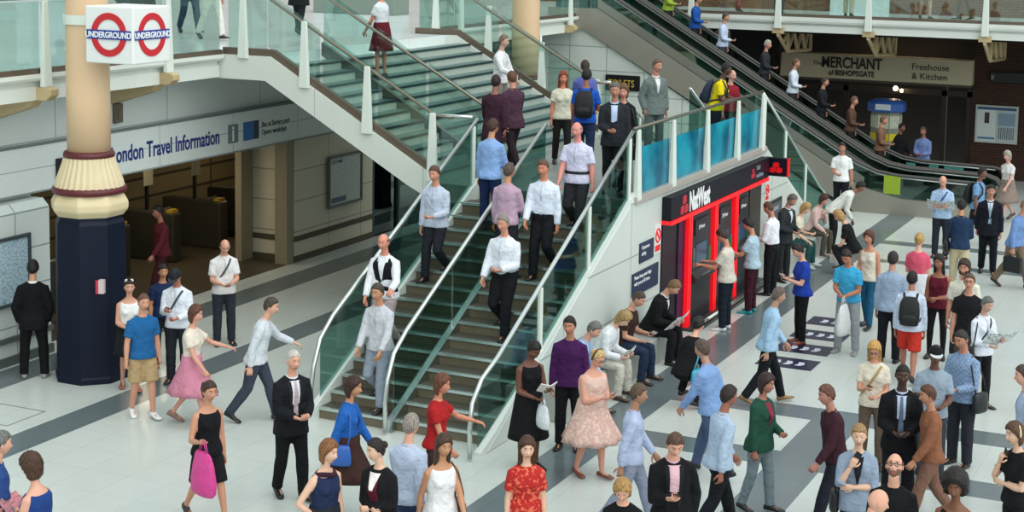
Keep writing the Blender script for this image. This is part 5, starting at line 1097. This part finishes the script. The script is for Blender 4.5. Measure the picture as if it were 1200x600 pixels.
 {'label':'man in white shirt and black trousers facing the bank front','who':'the man in white at the bank front','h':1.76,'skin':'#b8806a','hair':('crop','#5a4030'),'top':('tucked','#e4e7ef'),'bot':('trousers','#121318'),'arm':('low','low'),'hp':20,'shoe':'#121212','loc':(-8.3, 29.2, 0),'rz':-100},
 {'label':'man in dark grey suit leaning against the wall beyond the bank','who':'the leaning man in dark grey','h':1.76,'skin':'#b98a78','hair':('short','#6a625c'),'top':('jacket','#2b3034'),'inner':('#cfd5da','v'),'bot':('trousers','#23272b'),'lean':8,'hp':25,'arm':('low','low'),'items':[('phone', 1)],'shoe':'#121212','loc':(-8.45, 30.5, 0),'rz':70.5},
 {'label':'blond woman in cream top sitting beside the dark grey suit','who':'the seated woman in cream','fem':1,'h':1.68,'legs':'sit','skin':'#e2b59b','hair':('bob','#b8925c'),'top':('blouse','#d9d2bd'),'bot':('trousers','#24504f'),'lean':16,'hp':18,'arm':('read','knee'),'shoe':'#b9c2c6','seat':0.42,'loc':(-8.66, 31.957, 0),'rz':90},
 {'label':'dark haired woman in pale pink seated with hand at her chin','who':'the seated woman in pink','fem':1,'h':1.66,'legs':'sit','skin':'#d09a88','hair':('bob','#4a261e'),'top':('shirt','#cdaea8'),'bot':('trousers','#4d4a40'),'lean':20,'hp':12,'arm':('chin','knee'),'shoe':'#5a4a44','seat':0.42,'loc':(-8.66, 33.382, 0),'rz':80},
 {'label':'dark haired man in white shirt bending forward near the escalator','who':'the bending man in white','h':1.76,'skin':'#8a5c48','hair':('short','#17120f'),'top':('shirt','#dcdcd6'),'bot':('trousers','#17181c'),'lean':48,'hp':10,'arm':('knee','knee'),'legs':'rest','shoe':'#141414','loc':(-8.35, 33.98, 0.0),'rz':108.8},
 {'label':'blonde woman in black crouching down with a white handbag','who':'the crouching blonde woman','fem':1,'h':1.68,'legs':'crouch','skin':'#d9a48e','hair':('bob','#b98f5e'),'top':('tee','#131418'),'bot':('trousers','#15161a'),'lean':24,'hp':20,'arm':('knee','knee'),'items':[('tote', 1,'#d9d7d2', 0.55,'small white handbag')],'shoe':'#3a2a22','loc':(-7.35, 31.78, 0.0),'rz':-87.0},
 {'label':'woman in royal blue top and black trousers standing on a floor advert','who':'the woman in the royal blue top','fem':1,'h':1.68,'skin':'#d5a08c','hair':('bun','#17120f'),'top':('tee','#1d3c9c'),'bot':('trousers','#0f1014'),'arm':('phone','phone'),'hp':25,'fat':1.06,'items':[('phone', 1)],'shoe':'#7a3a34','loc':(-6.83, 25.93, 0.0),'rz':-55.2},
 {'label':'man in turquoise t-shirt and grey joggers holding a white carrier bag','who':'the man in the turquoise t-shirt','h':1.76,'skin':'#b8785c','hair':('short','#2a1c16'),'top':('tee','#3fa6d4'),'bot':('trousers','#9aa0a4'),'arm':('bag','bag'),'lean':10,'hp':25,'legs':'wide','items':[('carrier', 1,'#d8dadb', 1.35,'white plastic carrier bag')],'shoe':'#8f9496','loc':(-6.0, 25.7, 0.0),'rz':-4.9},
 {'label':'woman in tan top and blue jeans behind the turquoise t-shirt','who':'the woman in the tan top','fem':1,'h':1.68,'skin':'#c58a70','hair':('bob','#5a3622'),'top':('tank','#dcd4c4'),'bot':('trousers','#1f5a7c'),'arm':('down','low'),'legs':'small','shoe':'#1a2430','loc':(-6.09, 27.53, 0.0),'rz':-17.5},
 {'label':'man in white short sleeved shirt standing in front of the escalator side','who':'the man in white by the escalator','h':1.78,'skin':'#b9806a','hair':('short','#2a1e18'),'top':('short','#eceeed'),'bot':('trousers','#14161c'),'arm':('hang','low'),'items':[('case', 0,'#121317','black briefcase')],'legs':'small','shoe':'#8a6a50','loc':(-9.23, 38.26, -0.0),'rz':7.6},
 {'label':'balding man in light blue shirt holding a newspaper by the escalator','who':'the balding man with the newspaper','h':1.76,'skin':'#d99c88','hair':('ring','#9a7a68'),'top':('shirt','#a9c2e2'),'strapc':'#2a4a80','bot':('trousers','#2a2e38'),'hp':22,'arm':('read','read'),'items':[('paper', 2,'#cfd3d4','open newspaper')],'shoe':'#151515','loc':(-6.15, 34.456, 0),'rz':4.1},
 {'label':'dark haired person in blue shirt with black backpack by the escalator end','who':'the person with the black backpack','h':1.74,'skin':'#7a5040','hair':('short','#14110f'),'top':('tee','#6f9ac2'),'bot':('trousers','#1c2028'),'arm':('strap','down'),'items':[('backpack','#121418','black backpack')],'legs':'walk','shoe':'#151515','loc':(-5.696, 36.16, 0),'rz':79.0},
 {'label':'man in navy shirt and beige trousers carrying a bag on his side','who':'the man in the navy shirt','h':1.76,'skin':'#c08a68','hair':('short','#1a1411'),'top':('shirt','#1d3350'),'bot':('trousers','#c2b596'),'arm':('low','low'),'items':[('handbag', 0,'#121419','large dark shoulder bag')],'legs':'small','shoe':'#3a3028','loc':(-5.203, 31.142, 0),'rz':187.5},
 {'label':'man in dark navy suit with pale tie walking towards the camera','who':'the man in the dark navy suit','h':1.8,'skin':'#b98470','hair':('short','#1c1714'),'top':('jacket','#10141f'),'inner':('#dfe5ee','v'),'tie':'#8fa4b8','bot':('trousers','#0e121b'),'arm':('down','back'),'legs':'small','shoe':'#121212','loc':(-4.99, 33.2, 0.0),'rz':12.5},
 {'label':'person in blue shirt with long black bag hurrying past the frame edge','who':'the hurrying person in blue','h':1.76,'skin':'#c08a70','hair':('short','#9a6a50'),'top':('shirt','#6f8fc2'),'bot':('trousers','#7a6a58'),'arm':('fwd','hang'),'lean':12,'legs':'walk','items':[('case', 1,'#14161b','long black bag')],'shoe':'#2a221c','loc':(-4.331, 32.13, 0),'rz':67.7},
 {'label':'woman in white blouse far back near the brick wall','who':'the woman in the white blouse','fem':1,'h':1.68,'skin':'#d0a090','hair':('bob','#b0a498'),'top':('blouse','#d8d4d2'),'bot':('skirt','#8a7a72'),'arm':('fwd','back'),'legs':'walk','shoe':'#4a3a34','loc':(-5.597, 39.784, 0),'rz':-32.0},
 {'label':'man in grey blue shirt and dark trousers facing away','who':'the man in the grey blue shirt','h':1.76,'skin':'#b98a74','hair':('short','#2a2422'),'top':('shirt','#93a5bd'),'bot':('trousers','#14161d'),'arm':('down','down'),'shoe':'#121212','loc':(-5.269, 25.415, 0),'rz':183.7},
 {'label':'blonde woman in pink top facing away with white straps','who':'the woman in the pink top','fem':1,'h':1.68,'skin':'#d9a48e','hair':('bun','#c29a5e'),'top':('tee','#d2566e'),'bot':('skirt','#c9cdd4'),'arm':('low','low'),'strapc':'#e8e8e8','shoe':'#4a3a34','loc':(-5.307, 27.681, 0),'rz':180.9},
 {'label':'person with large black backpack and red shorts walking away','who':'the person in red shorts','h':1.68,'skin':'#a8705a','hair':('short','#17120f'),'top':('shirt','#c6d2e6'),'bot':('shorts','#c2342a'),'arm':('down','down'),'legs':'walk','items':[('backpack','#0e0f13','big black backpack')],'shoe':'#2a2422','loc':(-4.77, 24.484, 0),'rz':187.0},
 {'label':'woman with long dark hair in burgundy top','who':'the woman in burgundy','fem':1,'h':1.68,'skin':'#9a6048','hair':('long','#17100e'),'top':('tank','#5a1626'),'bot':('leggings','#14151a'),'arm':('clasp','down'),'hy':-12,'shoe':'#141414','loc':(-4.647, 26.074, 0),'rz':2.1},
 {'label':'bearded man with long brown hair in cream shirt','who':'the bearded man in cream','h':1.8,'skin':'#c58a70','hair':('bob','#3a261c'),'beard':'#3a261c','top':('short','#dcd7c8'),'bot':('trousers','#2a2c32'),'arm':('down','down'),'strapc':'#5a4a34','shoe':'#2a2420','loc':(-4.114, 25.27, 0),'rz':-5.8},
 {'label':'man with glasses in black t-shirt in front of the bearded man','who':'the man in the black t-shirt','h':1.74,'skin':'#c98f78','hair':('short','#5c463a'),'glasses':1,'top':('tee','#15161a'),'bot':('trousers','#4a4438'),'arm':('down','down'),'hp':-6,'shoe':'#2a2420','loc':(-3.912, 24.469, 0),'rz':1.1},
 {'label':'woman with short grey hair in white shirt holding a folded paper','who':'the grey haired woman in white','fem':1,'h':1.64,'skin':'#c99a86','hair':('short','#6d6d6a'),'top':('shirt','#dde2ec'),'strapc':'#2a2e38','bot':('trousers','#15161b'),'arm':('read','low'),'hp':15,'items':[('paper', 0,'#cfd6d6','folded paper'), ('handbag', 1,'#101114','black bag')],'shoe':'#141414','loc':(-3.561, 23.553, 0),'rz':48.6},
 {'label':'man in blue checked shirt with black bag looking at phone','who':'the man in the checked shirt','h':1.78,'skin':'#b98068','hair':('crop','#33292a'),'top':('shirt','#7e97b8', ('check','#8ba2c0','#7189ac')),'bot':('trousers','#2a2d36'),'arm':('low','low'),'hp':15,'fat':1.06,'items':[('phone', 1), ('handbag', 0,'#101216','black bag')],'shoe':'#151515','loc':(-3.343, 20.8, 0),'rz':-25.9},
 {'label':'man in black cap and grey polo shirt','who':'the man in the black cap','h':1.72,'skin':'#6d4434','hair':('short','#120e0c'),'cap':'#16181d','peak':'#c9cfd4','top':('polo','#93a2b2'),'bot':('trousers','#3a4048'),'arm':('low','down'),'shoe':'#151515','loc':(-3.577, 20.017, 0),'rz':18.1},
 {'label':'woman with long blonde hair and glasses in cream top texting','who':'the long haired blonde woman','fem':1,'h':1.66,'skin':'#d79c82','hair':('long','#cf9f5a'),'glasses':1,'top':('tee','#dfd6c4'),'bot':('trousers','#6a5a4c'),'strapc':'#a8905c','arm':('low','phone'),'hp':22,'items':[('phone', 1)],'shoe':'#3a2c24','loc':(-4.355, 20.201, 0),'rz':7.2},
 {'label':'man in black jacket with pale blue shirt and lanyard','who':'the man in the black jacket','h':1.8,'skin':'#4a2f24','hair':('crop','#100c0a'),'top':('jacket','#121318'),'inner':('#c3cdea','open'),'tie':'#5f7486','bot':('trousers','#17181e'),'arm':('low','low'),'items':[('phone', 0)],'shoe':'#121212','loc':(-3.689, 18.638, 0),'rz':14.2},
 {'label':'person in dark maroon top hurrying past the blonde woman','who':'the person in the dark maroon top','h':1.7,'skin':'#b07a68','hair':('short','#6a4436'),'top':('shirt','#3a1c28'),'bot':('trousers','#1d1f2a'),'arm':('fwd','back'),'legs':'walk','lean':8,'shoe':'#181818','loc':(-4.239, 17.81, 0),'rz':-51.6},
 {'label':'person in brown top walking in front of the checked shirt','who':'the person in the brown top','h':1.66,'skin':'#b57f64','hair':('short','#5a3826'),'top':('shirt','#8a5a42'),'bot':('trousers','#7a5a4c'),'arm':('fwd','back'),'legs':'walk','shoe':'#3a2018','loc':(-3.285, 18.405, 0),'rz':-59.9},
 {'label':'man in pale blue shirt and black trousers crossing the floor stripes','who':'the man crossing in pale blue','h':1.74,'skin':'#9a604c','hair':('short','#2a1a18'),'top':('shirt','#a9bcd2'),'bot':('trousers','#14171d'),'arm':('fwd','back'),'legs':'walk','lean':5,'shoe':'#1a1c1e','loc':(-5.338, 16.943, 0),'rz':137.5},
 {'label':'woman in dark green top and grey trousers beside the man in pale blue','who':'the woman in dark green','fem':1,'h':1.64,'skin':'#a8705e','hair':('bob','#33221c'),'top':('cardigan','#1f4a3a'),'inner':('#8a3048','v'),'bot':('trousers','#75848a'),'arm':('low','down'),'legs':'small','shoe':'#2a2a2a','loc':(-5.165, 17.949, 0),'rz':76.1},
 {'label':'person in light blue top and black trousers passing the cash machines','who':'the person passing in light blue','h':1.72,'skin':'#b58a74','hair':('short','#6a5c54'),'top':('shirt','#9fc0dc'),'bot':('trousers','#14171c'),'arm':('fwd','back'),'legs':'walk','lean':8,'shoe':'#8a6a44','loc':(-6.337, 22.257, 0),'rz':120.9},
 {'label':'person in denim blue jacket striding over the grey floor stripe','who':'the person in the denim jacket','h':1.72,'skin':'#b58a74','hair':('short','#5a4a40'),'top':('shirt','#7f9fd0'),'bot':('trousers','#4a5a78'),'arm':('fwd','back'),'legs':'walk2','lean':10,'shoe':'#2a2a2a','loc':(-6.069, 18.892, 0),'rz':-102.2},
 {'label':'person in pale periwinkle shirt walking behind the pink dress','who':'the person in periwinkle','h':1.7,'skin':'#a87c64','hair':('short','#5d4a38'),'top':('shirt','#aeb9d6'),'bot':('trousers','#8a92a8'),'arm':('fwd','back'),'legs':'walk','shoe':'#3a3a40','loc':(-6.284, 16.694, 0),'rz':110.6},
 {'label':'person in blue checked shirt sitting in front of the pub','who':'the person in front of the pub','h':1.7,'skin':'#a8705c','hair':('short','#5a4438'),'top':('shirt','#6f84b8', ('check','#7a90c4','#6478ac')),'bot':('trousers','#1e2a44'),'arm':('low','low'),'shoe':'#151515','loc':(-8.303, 43.34, 0),'rz':-9.2},
 {'label':'person in dark clothes passing the pub doorway','who':'the person in dark clothes by the pub','h':1.68,'skin':'#8a5c4a','hair':('short','#1c1512'),'top':('jacket','#16181d'),'bot':('trousers','#14161a'),'arm':('fwd','back'),'legs':'walk','shoe':'#121212','loc':(-9.1, 44.1, 0),'rz':71.7},
 {'label':'man in bright blue top riding down the farther escalator','who':'man in bright blue top','h':1.72,'skin':'#c08a72','hair':('short','#2a1c16'),'top':('shirt','#1f4f9c'),'bot':('trousers','#20222a'),'arm':('down','low'),'shoe':'#1a1a1a','vox':0.024,'loc':(-14.115, 41.5, 3.335),'rz':90},
 {'label':'person in pale white shirt with straps highest on the farther escalator','who':'person in pale white shirt with straps highest','h':1.72,'skin':'#c08a72','hair':('short','#4a4038'),'top':('shirt','#b9c8e0'),'bot':('trousers','#3a3a44'),'arm':('down','low'),'shoe':'#1a1a1a','vox':0.024,'loc':(-13.335, 41.5, 2.885),'rz':90},
 {'label':'grey haired person in dark top riding the farther escalator','who':'grey haired person in dark top','h':1.72,'skin':'#c08a72','hair':('short','#b0a8a0'),'top':('shirt','#2c2e34'),'bot':('trousers','#23252b'),'arm':('down','low'),'shoe':'#1a1a1a','vox':0.024,'loc':(-12.165, 41.5, 2.21),'rz':90},
 {'label':'person in white shirt midway down the farther escalator','who':'person in white shirt midway down the farther escalator','h':1.72,'skin':'#c08a72','hair':('short','#6a4a3a'),'top':('shirt','#cfd9e6'),'bot':('trousers','#2a2c34'),'arm':('down','low'),'shoe':'#1a1a1a','vox':0.024,'loc':(-11.385, 41.5, 1.76),'rz':90},
 {'label':'dark clothed person behind the white shirt on the escalator','who':'dark clothed person behind the white shirt','h':1.72,'skin':'#c08a72','hair':('short','#3a2c26'),'top':('shirt','#1b1d22'),'bot':('trousers','#1b1d22'),'arm':('down','low'),'shoe':'#1a1a1a','vox':0.024,'loc':(-10.605, 41.5, 1.31),'rz':90},
 {'label':'person in brown jacket low on the farther escalator','who':'person in brown jacket low','h':1.72,'skin':'#c08a72','hair':('short','#6a4c3a'),'top':('shirt','#5a4034'),'bot':('trousers','#23201f'),'arm':('down','low'),'shoe':'#1a1a1a','vox':0.024,'loc':(-9.825, 41.5, 0.86),'rz':90},
 {'label':'person in tan top lowest on the farther escalator','who':'person in tan top lowest','h':1.72,'skin':'#c08a72','hair':('short','#7a5a44'),'top':('shirt','#7a5a48'),'bot':('trousers','#2c2624'),'arm':('down','low'),'shoe':'#1a1a1a','vox':0.024,'loc':(-9.045, 41.5, 0.41),'rz':90},
 {'label':'person in lime green top on the farther escalator','who':'person in lime green top','h':1.72,'skin':'#c08a72','hair':('short','#2a1e18'),'top':('shirt','#8fa83a'),'bot':('trousers','#2a2c30'),'arm':('down','low'),'shoe':'#1a1a1a','vox':0.024,'loc':(-14.895, 41.5, 3.785),'rz':90},
 {'label':'person in teal jeans on the mezzanine beside the large column','who':'the person in teal jeans','h':1.72,'skin':'#c08a72','hair':('short','#3a2a20'),'top':('shirt','#3a4a5a'),'bot':('trousers','#1f6f94'),'arm':('down','low'),'legs':'walk','shoe':'#1a1a1a','vox':0.024,'items':[],'loc':(-19.6, 18.1, 4.5),'rz':247.3},
 {'label':'person in grey coat at the mezzanine corner of the frame','who':'the person in grey coat','h':1.72,'skin':'#c08a72','hair':('short','#3a2a20'),'top':('coat','#4a524e'),'bot':('trousers','#5d625e'),'arm':('down','low'),'legs':'walk','shoe':'#1a1a1a','vox':0.024,'items':[],'loc':(-18.2, 16.6, 4.5),'rz':107.6},
 {'label':'person in black clothes by the mezzanine glass with a black bag','who':'the person in black clothes','h':1.72,'skin':'#c08a72','hair':('long','#3a2a20'),'top':('coat','#141619'),'bot':('trousers','#14171c'),'arm':('down','low'),'legs':'walk','shoe':'#1a1a1a','vox':0.024,'items':[('handbag', 0,'#121316','round black bag')],'loc':(-17.6, 22.6, 4.5),'rz':187.9},
 {'label':'person in black trousers and navy coat at the top of the stairs','who':'the person in black trousers and navy coat','h':1.72,'skin':'#c08a72','hair':('short','#3a2a20'),'top':('coat','#1c2638'),'bot':('trousers','#15171c'),'arm':('down','low'),'legs':'walk','shoe':'#1a1a1a','vox':0.024,'items':[],'loc':(-19.2, 24.2, 4.5),'rz':248.4},
 {'label':'person in coral top walking on the mezzanine above the stairs','who':'the person in coral top walking','h':1.72,'skin':'#c08a72','hair':('short','#3a2a20'),'top':('shirt','#c2564a'),'bot':('trousers','#d9d4cc'),'arm':('down','low'),'legs':'walk','shoe':'#1a1a1a','vox':0.024,'items':[],'loc':(-18.8, 26.2, 4.5),'rz':65.7},
 {'label':'person in black coat at the head of the upper stairs','who':'the person in black coat','h':1.72,'skin':'#c08a72','hair':('short','#3a2a20'),'top':('coat','#14161a'),'bot':('trousers','#14161a'),'arm':('down','low'),'legs':'walk','shoe':'#1a1a1a','vox':0.024,'items':[],'loc':(-18.2, 28.4, 4.5),'rz':192.7},
 {'label':'person in dark blue jeans farther back on the mezzanine','who':'the person in dark blue jeans farther back','h':1.72,'skin':'#c08a72','hair':('bob','#3a2a20'),'top':('shirt','#6a6f78'),'bot':('trousers','#27364e'),'arm':('down','low'),'legs':'walk','shoe':'#1a1a1a','vox':0.024,'items':[],'loc':(-20.2, 27.4, 4.5),'rz':56.4},
 {'label':'person in pale trousers on the far mezzanine above the pub sign','who':'the person in pale trousers','h':1.72,'skin':'#c9967e','hair':('short','#3a2a20'),'top':('shirt','#8a8f96'),'bot':('trousers','#c9b9a4'),'arm':('down','low'),'legs':'small','shoe':'#3a2a22','vox':0.024,'loc':(-10.6, 44.0, 4.5),'rz':184.5},
 {'label':'bare legged person in shorts on the far mezzanine','who':'the bare legged person in shorts','h':1.72,'skin':'#c9967e','hair':('short','#3a2a20'),'top':('shirt','#a8a29a'),'bot':('shorts','#7a7468'),'arm':('down','low'),'legs':'small','shoe':'#3a2a22','vox':0.024,'loc':(-8.6, 44.3, 4.5),'rz':24.0},
 {'label':'person in dark trousers on the far mezzanine near the escalator','who':'the person in dark trousers','h':1.72,'skin':'#c9967e','hair':('short','#3a2a20'),'top':('shirt','#5a5f66'),'bot':('trousers','#23262e'),'arm':('down','low'),'legs':'small','shoe':'#3a2a22','vox':0.024,'loc':(-12.6, 44.2, 4.5),'rz':186.9},
 {'label':'person in red trousers on the far mezzanine','who':'the person in red trousers','h':1.72,'skin':'#c9967e','hair':('short','#3a2a20'),'top':('shirt','#c9cdd0'),'bot':('trousers','#8a2a2a'),'arm':('down','low'),'legs':'small','shoe':'#3a2a22','vox':0.024,'loc':(-13.9, 44.6, 4.5),'rz':168.3},
 {'label':'person in brown trousers on the far mezzanine by the upper window','who':'the person in brown trousers','h':1.72,'skin':'#c9967e','hair':('short','#3a2a20'),'top':('shirt','#6a4a3a'),'bot':('trousers','#6a4c3a'),'arm':('down','low'),'legs':'small','shoe':'#3a2a22','vox':0.024,'loc':(-7.6, 44.5, 4.5),'rz':254.7},
 {'label':'person in pale blue shirt at the frame edge below the white blouse','who':'the person at the frame edge','h':1.76,'skin':'#dba48c','hair':('short','#4a3a30'),'top':('shirt','#a8b9d4'),'bot':('trousers','#2a2e3a'),'shoe':'#151515','loc':(-2.367, 19.387, 0),'rz':-73.0},
]
for i_, sp_ in enumerate(PEOPLE):
    sp_['id'] = i_+1; figure(sp_)

finish()
# ------------------------------------------------------------------ light and camera
wd = bpy.data.worlds.new('world'); bpy.context.scene.world = wd; wd.use_nodes = True
bg = wd.node_tree.nodes['Background']; bg.inputs[0].default_value = (.86,.97,.98,1); bg.inputs[1].default_value = 0.88
def area(name, loc, rot, sx, sy, power, c):
    l = bpy.data.lights.new(name, 'AREA'); l.shape = 'RECTANGLE'; l.size = sx; l.size_y = sy; l.energy = power; l.color = c
    o = bpy.data.objects.new(name, l); col.objects.link(o); o.location = loc; o.rotation_euler = rot; return o
sn = bpy.data.lights.new('roof_daylight', 'SUN'); sn.energy = 1.9; sn.angle = R(80); sn.color = (1,.99,.95)
so = bpy.data.objects.new('roof_daylight', sn); col.objects.link(so); so.rotation_euler = (R(18),R(40),0)
for x, y in ((-19.6,21),(-19.6,25.5),(-19.9,30)): area('hall_fill', (x,y,2.7), (0,0,0), 1.2, .3, 34, (1,.84,.58))  # added warm fill lights that brighten the ticket hall, no fittings modelled
area('pub_lamp', (-10,47.6,3.9), (0,0,0), 3, .4, 14, (1,.7,.4))
cam = bpy.data.cameras.new('camera'); cam.sensor_fit = 'HORIZONTAL'; cam.sensor_width = 36; cam.lens = 36*1908.2/1200; cam.shift_y = -(300-145)/1200; cam.clip_end = 300
co = bpy.data.objects.new('camera', cam); col.objects.link(co); bpy.context.scene.camera = co
P_, Y_, Q_ = R(6.843), R(25.146), R(.9133)
r0 = Vector((math.cos(Y_), math.sin(Y_), 0)); fh = Vector((-math.sin(Y_), math.cos(Y_), 0)); fw = fh*math.cos(P_) - Vector((0,0,math.sin(P_))); u0 = fh*math.sin(P_) + Vector((0,0,math.cos(P_)))
rr = r0*math.cos(Q_) + u0*math.sin(Q_); uu = -r0*math.sin(Q_) + u0*math.cos(Q_)
M = Matrix((rr, uu, -fw)).transposed().to_4x4(); M.translation = (0,0,6.75); co.matrix_world = M
sc = bpy.context.scene; sc.view_settings.view_transform = 'Standard'; sc.view_settings.look = 'None'; sc.view_settings.gamma = 1; sc.view_settings.exposure = 0.1; sc.view_settings.use_curve_mapping = False
sc.cycles.max_bounces = 8; sc.cycles.transparent_max_bounces = 24; sc.cycles.use_denoising = True; sc.cycles.glossy_bounces = 3; sc.cycles.diffuse_bounces = 3
